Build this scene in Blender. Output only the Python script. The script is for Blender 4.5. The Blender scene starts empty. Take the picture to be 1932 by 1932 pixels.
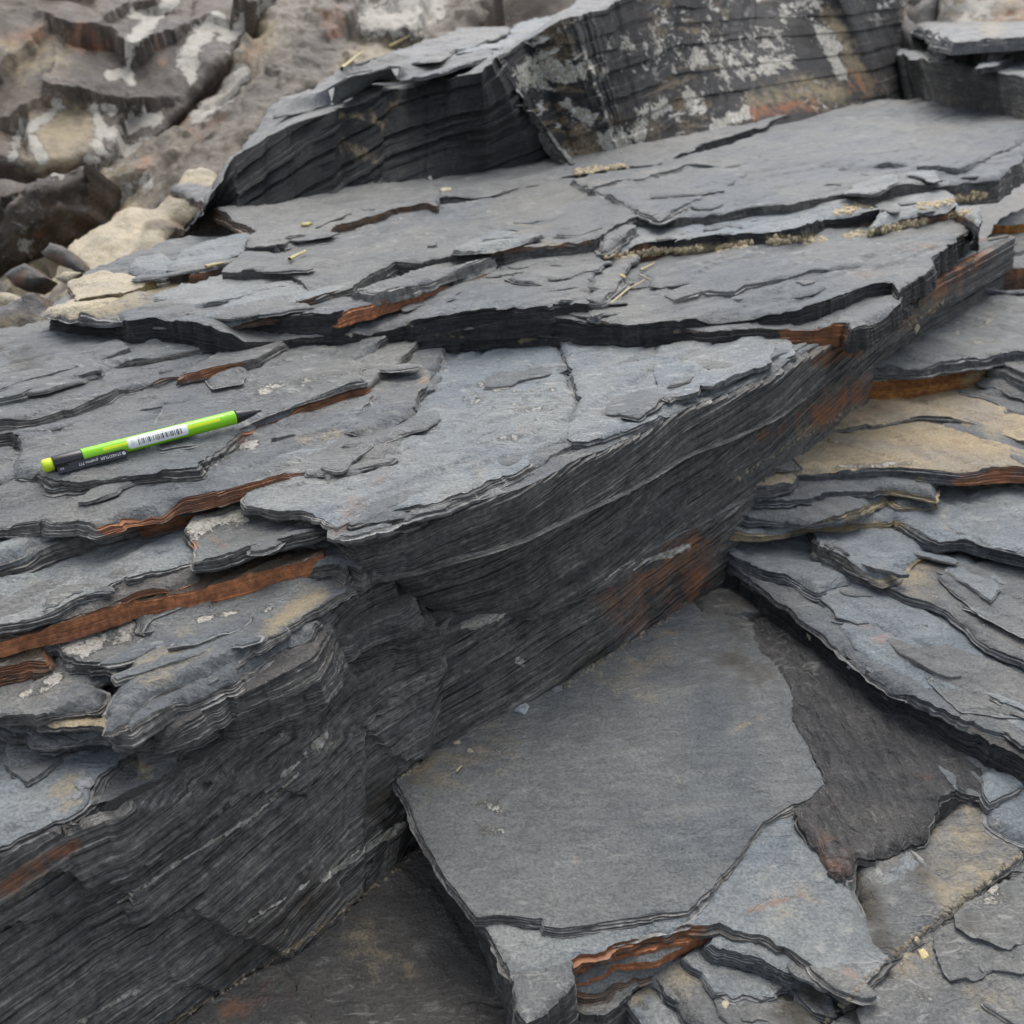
import bpy, math, random
import numpy as np
from mathutils import Vector, Matrix
from mathutils.geometry import delaunay_2d_cdt

scene = bpy.context.scene
COL = scene.collection

# ------------------------------------------------------------------ camera
PITCH, ROLL, CAMZ = math.radians(28.1), math.radians(2.4), 0.265
_X = np.array([1, 0, 0.]); _U = np.array([0, math.sin(PITCH), math.cos(PITCH)])
_F = np.array([0, math.cos(PITCH), -math.sin(PITCH)])
CR = math.cos(ROLL) * _X - math.sin(ROLL) * _U
CV = math.sin(ROLL) * _X + math.cos(ROLL) * _U
cam_data = bpy.data.cameras.new('camera')
cam = bpy.data.objects.new('camera', cam_data)
COL.objects.link(cam)
m = Matrix.Identity(4)
for i in range(3):
    m[i][0], m[i][1], m[i][2] = CR[i], CV[i], -_F[i]
m[2][3] = CAMZ
cam.matrix_world = m
cam_data.sensor_width = 36
cam_data.lens = 36
cam_data.clip_start = 0.01
cam_data.clip_end = 400
cam_data.dof.use_dof = True
cam_data.dof.focus_distance = 0.62
cam_data.dof.aperture_fstop = 13
scene.camera = cam

# ------------------------------------------------------------------ sky, sun, exposure
SUN_EL, SUN_AZ = math.radians(64), math.radians(10)     # azimuth from +Y towards +X
world = bpy.data.worlds.new('World')
scene.world = world
world.use_nodes = True
wn, wl = world.node_tree.nodes, world.node_tree.links
wn.clear()
sky = wn.new('ShaderNodeTexSky')
sky.sky_type = 'NISHITA'
sky.sun_disc = False
sky.sun_elevation = SUN_EL
sky.sun_rotation = SUN_AZ
sky.air_density = 1.0
sky.dust_density = 4.0
sky.ozone_density = 1.0
hs = wn.new('ShaderNodeHueSaturation')
hs.inputs['Saturation'].default_value = 0.45
bg = wn.new('ShaderNodeBackground')
bg.inputs['Strength'].default_value = 0.15
wo = wn.new('ShaderNodeOutputWorld')
wl.new(sky.outputs[0], hs.inputs['Color'])
wl.new(hs.outputs[0], bg.inputs['Color'])
wl.new(bg.outputs[0], wo.inputs['Surface'])
sd = bpy.data.lights.new('sun', 'SUN')
sd.energy = 0.8
sd.angle = math.radians(50)
sd.color = (1.0, 0.97, 0.93)
sun = bpy.data.objects.new('sun', sd)
COL.objects.link(sun)
dirv = Vector((math.sin(SUN_AZ) * math.cos(SUN_EL), math.cos(SUN_AZ) * math.cos(SUN_EL), math.sin(SUN_EL)))
sun.rotation_euler = (-dirv).to_track_quat('-Z', 'Y').to_euler()
sun.location = dirv * 5
scene.cycles.max_bounces = 5
scene.cycles.diffuse_bounces = 3
scene.cycles.glossy_bounces = 2
scene.cycles.caustics_reflective = False
scene.cycles.caustics_refractive = False
scene.view_settings.view_transform = 'Standard'
scene.view_settings.look = 'None'
scene.view_settings.exposure = 0.88
scene.view_settings.gamma = 1.0
scene.view_settings.use_curve_mapping = False

# ------------------------------------------------------------------ noise
_rs = np.random.RandomState(7)
_perm = np.r_[_rs.permutation(512), np.arange(0)]
_g = _rs.randn(512, 3); _g /= np.linalg.norm(_g, axis=1)[:, None]
def perlin(x, y, z):
    x, y, z = np.broadcast_arrays(np.asarray(x, float), np.asarray(y, float), np.asarray(z, float))
    xi, yi, zi = np.floor(x).astype(int), np.floor(y).astype(int), np.floor(z).astype(int)
    fx, fy, fz = x - xi, y - yi, z - zi
    def w(t): return t * t * t * (t * (t * 6 - 15) + 10)
    u, v, s = w(fx), w(fy), w(fz)
    def gr(a, b, c):
        h = _perm[(_perm[(_perm[(xi + a) & 511] + yi + b) & 511] + zi + c) & 511]
        g = _g[h]
        return g[..., 0] * (fx - a) + g[..., 1] * (fy - b) + g[..., 2] * (fz - c)
    def lerp(a, b, t): return a + t * (b - a)
    return lerp(lerp(lerp(gr(0,0,0), gr(1,0,0), u), lerp(gr(0,1,0), gr(1,1,0), u), v),
                lerp(lerp(gr(0,0,1), gr(1,0,1), u), lerp(gr(0,1,1), gr(1,1,1), u), v), s) * 1.6
def fbm(x, y, z, o=4, gain=.5):
    r, a, f = 0, 1., 1.
    for i in range(o):
        r = r + a * perlin(x * f + 17.3 * i, y * f + 5.1 * i, z * f + 9.7 * i)
        a *= gain; f *= 2.03
    return r

# ------------------------------------------------------------------ survey points -> world
# outlines were surveyed on nine overlapping survey sheets A..I (three rows of three) of a 1932 x 1932 field
SH = .3418
OFF = {k: ((i % 3) * 635.8, (i // 3) * 635.8) for i, k in enumerate('ABCDEFGHI')}
OFF['P'] = (0, 0)
def ray(px, py):
    return _F + CR * ((px - 966) / 1932.) - CV * ((py - 966) / 1932.)
def at(px, py, z):
    d = ray(px, py)
    return np.array([0, 0, CAMZ]) + d * ((z - CAMZ) / d[2])
def at_depth(px, py, dep):
    return np.array([0, 0, CAMZ]) + ray(px, py) * dep
def project(P):
    Q = P - np.array([0, 0, CAMZ])
    d = np.maximum(Q @ _F, 1e-3)
    return np.c_[966 + 1932 * (Q @ CR) / d, 966 - 1932 * (Q @ CV) / d], d
def parse(s, z=None):
    """'D 10 20 30 40 @-.01 E 5 6 W 100 500' -> world points; @ sets height, ! sets depth, W = world millimetres"""
    sheet, out, dep, buf = 'P', [], None, []
    for tk in s.replace(',', ' ').split():
        if tk[0] in 'ABCDEFGHIPW' and tk[0].isalpha(): sheet = tk[0]
        elif tk[0] == '@': z, dep = float(tk[1:]), None
        elif tk[0] == '!': dep = float(tk[1:])
        else:
            buf.append(float(tk))
            if len(buf) == 2:
                if sheet == 'W': out.append(np.array([buf[0] / 1000, buf[1] / 1000, z]))
                else:
                    k = 1 if sheet == 'P' else SH
                    px, py = OFF[sheet][0] + buf[0] * k, OFF[sheet][1] + buf[1] * k
                    out.append(at_depth(px, py, dep) if dep is not None else at(px, py, z))
                buf = []
    return np.array(out)
def parse_px(s):
    sheet, out, buf = 'P', [], []
    for tk in s.split():
        if tk[0].isalpha(): sheet = tk[0]
        else:
            buf.append(float(tk))
            if len(buf) == 2:
                k = 1 if sheet == 'P' else SH
                out.append((OFF[sheet][0] + buf[0] * k, OFF[sheet][1] + buf[1] * k)); buf = []
    return np.array(out)
def seg_dist(Q, L):
    best = np.full(len(Q), 1e9)
    if len(L) == 1: return np.hypot(*(Q - L[0]).T)
    for a, b in zip(L[:-1], L[1:]):
        ab = b - a; t = np.clip(((Q - a) @ ab) / max(ab @ ab, 1e-9), 0, 1)
        best = np.minimum(best, np.hypot(*(Q - a - t[:, None] * ab).T))
    return best
def inside(Q, poly):
    r = np.zeros(len(Q), bool); j = len(poly) - 1
    for i in range(len(poly)):
        xi, yi, xj, yj = *poly[i], *poly[j]
        c = ((yi > Q[:, 1]) != (yj > Q[:, 1])) & (Q[:, 0] < (xj - xi) * (Q[:, 1] - yi) / (yj - yi + 1e-12) + xi)
        r ^= c; j = i
    return r
KIND = {'r': 0, 't': 1, 'w': 2, 'd': 3}
def stain_weights(P, spec, soft=1.):
    W = np.zeros((len(P), 4))
    if not spec: return W
    Q, _ = project(P)
    for part in spec.split(';'):
        tk = part.split()
        if not tk: continue
        k, rad, st = KIND[tk[0]], float(tk[1]), float(tk[2])
        rad *= soft
        d = seg_dist(Q, parse_px(' '.join(tk[3:])))
        W[:, k] = np.maximum(W[:, k], st * np.exp(-(d / rad) ** 2))
    return W

# ------------------------------------------------------------------ materials
def mat_nodes(name):
    mt = bpy.data.materials.new(name); mt.use_nodes = True
    nt = mt.node_tree; nt.nodes.clear()
    return mt, nt, nt.nodes, nt.links
class NB:
    def __init__(s, name):
        s.mt, s.nt, s.n, s.l = mat_nodes(name)
        s.out = s.n.new('ShaderNodeOutputMaterial'); s.b = s.n.new('ShaderNodeBsdfPrincipled')
        s.l.new(s.b.outputs[0], s.out.inputs[0])
        s.pos = s.n.new('ShaderNodeNewGeometry').outputs['Position']
    def put(s, sock, v):
        if hasattr(v, 'node'): s.l.new(v, sock)
        elif isinstance(v, tuple) and len(v) == 3 and sock.type == 'RGBA': sock.default_value = (*v, 1)
        else: sock.default_value = v
    def mapv(s, scale, rot=(0, 0, 0), loc=(0, 0, 0), src=None):
        nd = s.n.new('ShaderNodeMapping'); nd.inputs['Scale'].default_value = scale
        nd.inputs['Rotation'].default_value = rot; nd.inputs['Location'].default_value = loc
        s.l.new(src or s.pos, nd.inputs['Vector']); return nd.outputs[0]
    def noise(s, scale, detail=4, rough=.55, vec=None, dist=0, w=None):
        nd = s.n.new('ShaderNodeTexNoise'); nd.inputs['Scale'].default_value = scale
        nd.inputs['Detail'].default_value = detail; nd.inputs['Roughness'].default_value = rough
        nd.inputs['Distortion'].default_value = dist
        s.l.new(vec or s.pos, nd.inputs['Vector']); return nd.outputs[0]
    def voro(s, scale, feature='F1', vec=None, out='Distance'):
        nd = s.n.new('ShaderNodeTexVoronoi'); nd.feature = feature; nd.inputs['Scale'].default_value = scale
        s.l.new(vec or s.pos, nd.inputs['Vector']); return nd.outputs[out]
    def m(s, op, a, b=0., c=0., clamp=False):
        nd = s.n.new('ShaderNodeMath'); nd.operation = op; nd.use_clamp = clamp
        for i, v in enumerate((a, b, c)): s.put(nd.inputs[i], v)
        return nd.outputs[0]
    def ss(s, v, lo, hi, a=0., b=1.):
        nd = s.n.new('ShaderNodeMapRange'); nd.interpolation_type = 'SMOOTHSTEP'
        s.put(nd.inputs[0], v)
        for i, q in enumerate((lo, hi, a, b)): nd.inputs[i + 1].default_value = q
        return nd.outputs[0]
    def mix(s, f, a, b, mode='MIX'):
        nd = s.n.new('ShaderNodeMix'); nd.data_type = 'RGBA'; nd.blend_type = mode
        s.put(nd.inputs[0], f); s.put(nd.inputs[6], a); s.put(nd.inputs[7], b)
        return nd.outputs[2]
    def attr(s, name, out='Fac'):
        nd = s.n.new('ShaderNodeAttribute'); nd.attribute_name = name; return nd.outputs[out]
    def bump(s, h, strength, dist, nrm=None):
        nd = s.n.new('ShaderNodeBump'); nd.inputs['Strength'].default_value = strength
        nd.inputs['Distance'].default_value = dist; s.l.new(h, nd.inputs['Height'])
        if nrm: s.l.new(nrm, nd.inputs['Normal'])
        return nd.outputs[0]

RUST1, RUST2 = (.31, .13, .056), (.16, .075, .042)
TAN1, TAN2 = (.36, .28, .15), (.25, .21, .14)
def stained(b, col, big, med, fine, wcol=(.62, .62, .58), rop=.9):
    """overlay the surveyed stains (rust, tan, white crust) and dark patches broken up by noise"""
    sp = b.n.new('ShaderNodeSeparateColor'); b.l.new(b.attr('stain', 'Color'), sp.inputs[0])
    al = b.attr('stain', 'Alpha')
    lich = b.noise(70, 5, .6, dist=.4)
    brk = b.m('ADD', b.m('MULTIPLY', med, .5), b.m('ADD', b.m('MULTIPLY', fine, .2), b.m('MULTIPLY', lich, .3)))
    def mask(w, lo, hi):
        return b.ss(b.m('ADD', w, b.m('MULTIPLY', b.m('SUBTRACT', brk, .5), 3.2)), lo, hi)
    zero = lambda w, mk: b.m('MULTIPLY', mk, b.ss(w, .02, .14))
    g = sp.outputs[1]; r = sp.outputs[0]; wv = sp.outputs[2]
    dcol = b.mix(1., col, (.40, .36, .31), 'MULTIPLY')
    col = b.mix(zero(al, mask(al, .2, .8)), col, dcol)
    tan = b.mix(b.ss(fine, .35, .65), TAN2, TAN1)
    col = b.mix(b.m('MULTIPLY', zero(g, mask(g, .2, 1.0)), .85), col, tan)
    rst = b.mix(b.ss(med, .36, .64), RUST2, RUST1)
    rst = b.mix(b.ss(big, .5, .7, 0., .5), rst, (.33, .15, .035))
    col = b.mix(b.m('MULTIPLY', zero(r, mask(r, .25, .95)), rop), col, rst)
    wm = zero(wv, mask(wv, .36, .5))
    wc = b.mix(b.ss(fine, .4, .62), (.30, .27, .20), wcol)
    col = b.mix(b.m('MULTIPLY', wm, .9), col, wc)
    return col, wm
def rock_top(name, c1, c2, c3, bump=1., flecks=.5, rough=.42, wrinkle=0.):
    b = NB(name)
    big = b.noise(7, 5, .6, dist=.6); med = b.noise(30, 7, .66, dist=.5); fine = b.noise(520, 5, .72)
    strk = b.noise(1, 5, .6, vec=b.mapv((26, 110, 60), rot=(0, 0, math.radians(-47))))
    col = b.mix(b.ss(big, .34, .66), c1, c2)
    col = b.mix(b.ss(strk, .5, .78, 0., .55), col, c3)
    col = b.mix(1., col, b.mix(b.ss(med, .28, .72), (.84, .845, .86), (1.15, 1.145, 1.12)), 'MULTIPLY')
    col = b.mix(1., col, b.mix(b.ss(fine, .32, .68), (.68, .68, .68), (1.34, 1.34, 1.32)), 'MULTIPLY')
    crk = b.voro(1, 'DISTANCE_TO_EDGE', vec=b.mapv((70, 120, 90), rot=(0, 0, -.8), src=None))
    fl = b.m('MULTIPLY', b.ss(b.noise(95, 5, .75, dist=1.5), .56, .68), b.ss(big, .4, .62))
    col = b.mix(b.m('MULTIPLY', fl, flecks), col, (.31, .30, .275))
    sc1 = b.noise(1, 6, .7, vec=b.mapv((60, 170, 80), rot=(0, 0, math.radians(-62))), dist=.8)
    scm = b.m('MULTIPLY', b.ss(sc1, .55, .64), b.ss(b.noise(5, 3, .5, vec=b.mapv((1, 1, 1), loc=(7, 3, 1))), .4, .62))
    col = b.mix(b.m('MULTIPLY', scm, min(.9, flecks * 1.2)), col, (.33, .325, .30))
    drk = b.ss(b.noise(1, 5, .65, vec=b.mapv((55, 120, 80), rot=(0, 0, math.radians(-40)), loc=(2, 5, 0))), .58, .72)
    col = b.mix(b.m('MULTIPLY', drk, .35), col, b.mix(1., col, (.5, .5, .52), 'MULTIPLY'))
    sand = b.ss(b.noise(650, 2, .6), .66, .74)
    col = b.mix(b.m('MULTIPLY', sand, .35), col, (.4, .37, .3))
    col, wm = stained(b, col, big, med, fine, (.46, .45, .42), rop=.5)
    b.l.new(col, b.b.inputs['Base Color'])
    b.l.new(b.ss(med, .3, .7, rough - .1, rough + .14), b.b.inputs['Roughness'])
    b.b.inputs['Specular IOR Level'].default_value = .5
    # terraced flakes
    tn = b.m('MULTIPLY', b.noise(15, 5, .55, dist=.5, vec=b.mapv((1, 1.6, 1), rot=(0, 0, -.8))), 9.)
    fr = b.m('FRACT', tn); ter = b.m('ADD', b.m('FLOOR', tn), b.ss(fr, .42, .58))
    h = b.m('ADD', b.m('MULTIPLY', ter, .2), b.m('MULTIPLY', strk, .5))
    h = b.m('ADD', h, b.m('MULTIPLY', med, 1.1)); h = b.m('ADD', h, b.m('MULTIPLY', fine, .5))
    h = b.m('ADD', h, b.m('MULTIPLY', wm, .5)); h = b.m('ADD', h, b.m('MULTIPLY', sc1, .9))
    if wrinkle:
        wr = b.voro(1, 'F1', vec=b.mapv((95, 42, 90), rot=(0, 0, .35), src=None))
        wn_ = b.noise(1, 5, .65, vec=b.mapv((150, 45, 90), rot=(0, 0, .35)), dist=1.2)
        h = b.m('ADD', h, b.m('MULTIPLY', b.m('ADD', wr, wn_), wrinkle))
    nrm = b.bump(h, min(1., .95 * bump), .0027)
    b.l.new(nrm, b.b.inputs['Normal'])
    return b.mt
def rock_side(name, c1, c2, c3, bump=1., rough=.66, lam=1., crust=False):
    b = NB(name)
    lay = b.attr('lay')
    cx = b.n.new('ShaderNodeSeparateXYZ'); b.l.new(b.pos, cx.inputs[0])
    def lamv(fs, fz):
        cb = b.n.new('ShaderNodeCombineXYZ')
        b.l.new(b.m('MULTIPLY', cx.outputs[0], fs), cb.inputs[0]); b.l.new(b.m('MULTIPLY', cx.outputs[1], fs), cb.inputs[1])
        b.l.new(b.m('MULTIPLY', lay, fz), cb.inputs[2]); return cb.outputs[0]
    big = b.noise(9, 5, .6); med = b.noise(42, 6, .65); fine = b.noise(260, 6, .72)
    l1 = b.noise(1, 3, .6, vec=lamv(7, .13)); l2 = b.noise(1, 4, .65, vec=lamv(16, .65)); l3 = b.noise(1, 3, .6, vec=lamv(40, 1.9))
    col = b.mix(b.ss(l1, .35, .65), c1, c2)
    col = b.mix(b.m('MULTIPLY', b.ss(l2, .56, .74), .5 * lam), col, c3)
    l4 = b.noise(1, 3, .6, vec=lamv(26, 4.5)); k3 = min(1., lam + .05)
    lo, hi = 1 - .36 * k3, 1 + .36 * k3
    col = b.mix(1., col, b.mix(b.ss(l3, .34, .66), (lo, lo, lo), (hi, hi, hi * .985)), 'MULTIPLY')
    col = b.mix(1., col, b.mix(b.ss(l4, .36, .64), (lo, lo, lo), (hi, hi, hi)), 'MULTIPLY')
    cr = 1 - .62 * k3
    col = b.mix(1., col, b.mix(b.ss(l2, .33, .40), (cr, cr, cr), (1., 1., 1.)), 'MULTIPLY')  # crevice shade put into the colour along the low laminae
    col = b.mix(1., col, b.mix(b.ss(med, .3, .7), (.74, .74, .75), (1.28, 1.27, 1.24)), 'MULTIPLY')
    col = b.mix(1., col, b.mix(b.ss(fine, .32, .68), (.62, .62, .62), (1.4, 1.4, 1.38)), 'MULTIPLY')
    vein = b.m('MULTIPLY', b.ss(l3, .66, .72), b.ss(big, .5, .68))
    col = b.mix(b.m('MULTIPLY', vein, .6), col, (.3, .29, .26))
    dust = b.m('MULTIPLY', b.ss(b.noise(130, 5, .75), .6, .72), b.ss(big, .42, .62))
    col = b.mix(b.m('MULTIPLY', dust, .35), col, (.24, .225, .19))
    if crust:
        cv1 = b.noise(1, 6, .62, vec=b.mapv((14, 14, 42), rot=(0, .18, 0)), dist=.5); cv2 = b.noise(1, 6, .66, vec=b.mapv((26, 26, 70), rot=(0, .18, 0), loc=(3, 1, 2)), dist=.4)
        zone = b.ss(b.noise(4.5, 3, .5), .38, .58)
        tm = b.m('MULTIPLY', b.ss(cv1, .52, .58), zone)
        col = b.mix(tm, col, b.mix(b.ss(fine, .35, .65), (.075, .058, .038), (.22, .175, .115)))
        wmk = b.m('MULTIPLY', b.ss(cv2, .56, .62), zone)
        col = b.mix(wmk, col, b.mix(b.ss(fine, .3, .6), (.36, .33, .26), (.66, .65, .60)))
    col, wm = stained(b, col, big, med, fine)
    b.l.new(col, b.b.inputs['Base Color'])
    b.l.new(b.ss(med, .3, .7, rough - .1, rough + .12), b.b.inputs['Roughness'])
    b.b.inputs['Specular IOR Level'].default_value = .38
    h = b.m('ADD', b.m('MULTIPLY', l2, .9 * k3), b.m('ADD', b.m('MULTIPLY', l3, .8 * k3), b.m('MULTIPLY', l4, .5 * k3)))
    h = b.m('ADD', h, b.m('MULTIPLY', med, .7)); h = b.m('ADD', h, b.m('MULTIPLY', fine, .4))
    h = b.m('ADD', h, b.m('MULTIPLY', wm, 1.1))
    b.l.new(b.bump(h, .8 * bump, .0025), b.b.inputs['Normal'])
    return b.mt

TOP = {
 'grey': rock_top('slate_grey', (0.0928, 0.1046, 0.1145), (0.1353, 0.1357, 0.1275), (0.1636, 0.174, 0.1775)),
 'blue': rock_top('slate_blue_grey', (0.143, 0.1673, 0.1863), (0.1973, 0.2053, 0.1998), (0.2444, 0.2661, 0.2736), flecks=.7),
 'warm': rock_top('slate_warm_grey', (0.1132, 0.1175, 0.1187), (0.1524, 0.1528, 0.1445), (0.1875, 0.1931, 0.1874)),
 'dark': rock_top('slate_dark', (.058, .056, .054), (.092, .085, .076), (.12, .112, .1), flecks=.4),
 'mid': rock_top('slate_mid_grey', (0.09787, 0.1079, 0.115), (0.1362, 0.1411, 0.1384), (0.1823, 0.1863, 0.1781)),
 'tan': rock_top('slate_tan', (.33, .26, .155), (.23, .20, .16), (.40, .33, .22), flecks=.4),
 'sand': rock_top('slate_sandy', (.42, .36, .25), (.34, .29, .20), (.5, .44, .33), flecks=.4),
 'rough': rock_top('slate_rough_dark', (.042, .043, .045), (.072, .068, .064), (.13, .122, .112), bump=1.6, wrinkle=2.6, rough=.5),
 'brown': rock_top('weathered_brown', (.05, .035, .023), (.085, .06, .039), (.12, .09, .06), bump=1.3),
 'slope': rock_top('weathered_slope', (.085, .066, .045), (.13, .103, .07), (.175, .145, .105), bump=1.1),
}
SIDE = {
 'ink': rock_side('slate_edge_ink', (.014, .0155, .018), (.025, .0255, .027), (.055, .053, .05)),
 'lichen': rock_side('slate_edge_crusted', (.017, .018, .020), (.028, .028, .029), (.05, .048, .044), crust=True),
 'grey': rock_side('slate_edge_grey', (.118, .12, .122), (.165, .16, .152), (.235, .23, .215)),
 'edge': rock_side('slate_edge_pale', (.125, .13, .135), (.175, .172, .165), (.24, .235, .225), lam=.5),
 'slope': rock_side('slate_edge_slope', (.112, .112, .111), (.165, .158, .147), (.235, .226, .205)),
 'black': rock_side('slate_edge_black', (.023, .025, .028), (.041, .041, .042), (.085, .082, .075)),
 'dark': rock_side('slate_edge_dark', (.090, .090, .090), (.135, .131, .123), (.20, .193, .18)),
 'rust': rock_side('slate_edge_rust', (.34, .142, .064), (.24, .10, .05), (.38, .19, .085), lam=.15, bump=.6),
 'brown': rock_side('slate_edge_brown', (.12, .078, .055), (.09, .077, .066), (.19, .10, .05)),
 'ochre': rock_side('slate_edge_ochre', (.25, .185, .085), (.16, .135, .09), (.34, .25, .11)),
 'orange': rock_side('slate_edge_orange', (.33, .145, .032), (.20, .08, .025), (.40, .23, .08)),
 'bluek': rock_side('slate_edge_blueblack', (.085, .092, .10), (.13, .132, .135), (.20, .2, .195)),
}

# ------------------------------------------------------------------ builders
TRI = [0]
def new_obj(name, verts, faces, mats, midx, smooth, parent, stain=None, lay=None, origin=None):
    me = bpy.data.meshes.new(name)
    V = np.asarray(verts, float)
    if origin is not None: V = V - origin
    me.from_pydata(V.tolist(), [], faces)
    for mt in mats: me.materials.append(mt)
    if midx is not None: me.polygons.foreach_set('material_index', midx)
    me.polygons.foreach_set('use_smooth', smooth)
    if stain is not None:
        a = me.attributes.new('stain', 'FLOAT_COLOR', 'POINT'); a.data.foreach_set('color', np.asarray(stain, np.float32).ravel())
    if lay is not None:
        a = me.attributes.new('lay', 'FLOAT', 'POINT'); a.data.foreach_set('value', np.asarray(lay, np.float32))
    me.update()
    o = bpy.data.objects.new(name, me); COL.objects.link(o)
    if parent is not None: o.parent = parent
    TRI[0] += sum(len(f) - 2 for f in faces)
    return o
def thing(name, label, cat, loc):
    o = bpy.data.objects.new(name, None); COL.objects.link(o)
    o.empty_display_size = .02; o.location = loc; o['label'] = label; o['category'] = cat
    return o

_seed = [0]
def U0G(X, Y, d): return .0030 * fbm(X * 7.5, Y * 7.5, 4.4, 2) * min(1., .8 / d)
GANG, GAMP = [38.8], [1.]          # direction of the splintery grain and how strong it is
def slab(parent, outline, z=0., th=.02, top='grey', side='grey', name='slab', feet=None, und=1., rough=1., lam=.0016,
         step=1., st='', sst='', plates=(), inset=.0012, dg=.0019, fine=1., bat=None, rnd=1., corr=.72, wrk=0., wall=False, dip=0., grain=1., gang=None, feather=1.):
    """a slab of bedded rock: surveyed outline on its bedding plane, broken laminated sides down to th below"""
    _seed[0] += 1; sd_ = _seed[0] * 3.17; rng = np.random.RandomState(_seed[0])
    C = parse(outline, z); n = len(C)
    B = C.copy(); B[:, 2] = C[:, 2] - th
    zb = C[:, 2].min() - th
    if feet is not None:
        Fp = parse(feet, z)
        for i in range(n):
            if C[i, 2] - Fp[i, 2] < 1e-3: continue
            k = (C[i, 2] - zb) / (C[i, 2] - Fp[i, 2])
            B[i] = C[i] + (Fp[i] - C[i]) * k
        B[:, 2] = zb
    area = np.sum(C[:, 0] * np.roll(C[:, 1], -1) - np.roll(C[:, 0], -1) * C[:, 1])
    if area < 0: C, B = C[::-1].copy(), B[::-1].copy()
    # resample: fine where the side faces the viewer and lies in view
    pts, bts = [], []
    camp = np.array([0, 0, CAMZ])
    for i in range(n):
        a, b2 = C[i], C[(i + 1) % n]; e = b2 - a; L = np.hypot(e[0], e[1])
        mid = (a + b2) / 2; nrm = np.array([e[1], -e[0]]) / max(L, 1e-9)
        facing = nrm @ (camp - mid)[:2] / np.linalg.norm((camp - mid)[:2])
        d = np.linalg.norm(mid - camp)
        q, _ = project(np.array([a, b2]))
        off = (q[:, 0].max() < -120 or q[:, 0].min() > 2050 or q[:, 1].min() > 2050 or q[:, 1].max() < -100)
        ds = .0019 * d / .62 / fine
        if facing < -.15: ds *= 3.5
        if off: ds *= 8
        k = max(1, int(round(L / ds)))
        t = np.arange(k)[:, None] / k
        pts.append(a + e * t); bts.append(B[i] + (B[(i + 1) % n] - B[i]) * t)
    P = np.vstack(pts); Q = np.vstack(bts); N = len(P)
    # break the outline into angular chips
    d = np.linalg.norm(P.mean(0) - camp)
    sc = max(1., d / .7)
    sg = np.hypot(*(np.roll(P, -1, 0) - P)[:, :2].T); arc = np.concatenate([[0], np.cumsum(sg)[:-1]]); tot = sg.sum()
    def knots(mean, const=False):
        k = max(4, int(tot / (mean * sc))); u = np.sort(rng.rand(k)) * tot; v = rng.randn(k)
        if const: return v[np.searchsorted(u, arc) % k]
        return np.interp(arc, np.r_[u - tot, u, u + tot], np.r_[v, v, v])
    tg = np.roll(P, -3, 0) - np.roll(P, 3, 0); ln = np.hypot(tg[:, 0], tg[:, 1]) + 1e-9
    nx, ny = tg[:, 1] / ln, -tg[:, 0] / ln
    chip = rough * sc * (.0011 * knots(.02) + .0006 * knots(.006) + .00028 * knots(.0025) + .0004 * knots(.012, True))
    dx = nx * chip + rough * sc * .0008 * fbm(P[:, 0] * 20 / sc, P[:, 1] * 20 / sc, sd_, 2)
    dy = ny * chip + rough * sc * .0008 * fbm(P[:, 0] * 20 / sc, P[:, 1] * 20 / sc, sd_ + 40, 2)
    P[:, 0] += dx; P[:, 1] += dy; Q[:, 0] += dx; Q[:, 1] += dy
    tg = np.roll(P, -2, 0) - np.roll(P, 2, 0); ln = np.hypot(tg[:, 0], tg[:, 1]) + 1e-9
    nx, ny = tg[:, 1] / ln, -tg[:, 0] / ln
    def U0(X, Y): return U0G(X, Y, d)
    def U1(X, Y):
        r = und * (.0013 * fbm(X * 11, Y * 11, sd_ * .2, 3) + .0004 * fbm(X * 60, Y * 60, sd_, 3))
        g_ = math.radians(GANG[0] if gang is None else gang)
        a_, b_ = X * math.cos(g_) + Y * math.sin(g_), -X * math.sin(g_) + Y * math.cos(g_)
        b_ = b_ + .006 * fbm(a_ * 12, b_ * 12, sd_, 2)
        tn = fbm(a_ * 5.5, b_ * 26, sd_ * .7, 4, .45) * 2.0 + 7
        fl = np.floor(tn); fr = np.clip((tn - fl - .86) / .14, 0, 1)
        tm = fbm(a_ * 11 + 5, b_ * 60, sd_ * .3, 3) * 1.6 + 7
        fl2 = np.floor(tm); fr2 = np.clip((tm - fl2 - .86) / .14, 0, 1)
        return r + GAMP[0] * grain * (.0019 * (fl + fr - 7) + .00065 * (fl2 + fr2 - 7))
    def U(X, Y):
        r = U0(X, Y) + U1(X, Y)
        if wrk:
            a_, b_ = X * .86 + Y * .5, -X * .5 + Y * .86
            a_ = a_ + .006 * fbm(X * 30, Y * 30, 3., 2)
            n1 = 1 - np.abs(perlin(a_ * 75, b_ * 24, 1.)) * 1.6; n2 = 1 - np.abs(perlin(a_ * 150, b_ * 60, 6.)) * 1.6
            r = r + wrk * (.0016 * n1 + .0007 * n2)
        return r
    # rounded, worn rims: how far the rim droops and how wide the droop is
    wr = sc * rnd * (.0014 + .0024 * np.clip(fbm(P[:, 0] * 14, P[:, 1] * 14, sd_ + 3, 2) + .1, 0, 1.4))
    fm = np.clip((fbm(P[:, 0] * 11 / sc, P[:, 1] * 11 / sc, sd_ + 60, 2) - .05) * 3.2, 0, 1) * feather * (not wall)
    fm = fm * fm * (3 - 2 * fm)
    wr = wr * (1 + 3.2 * fm)
    dr = np.minimum(.34 * th, wr * .33) * (1 - fm) + fm * min(.92 * th, .0055)
    # layers
    H = th; zs = [0.]
    while zs[-1] < H - 1e-6:
        t = lam * rng.choice([.35, .6, 1., 1.5, 2.4], p=[.2, .25, .25, .2, .1]) * sc ** .5
        zs.append(min(zs[-1] + t, H))
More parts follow.
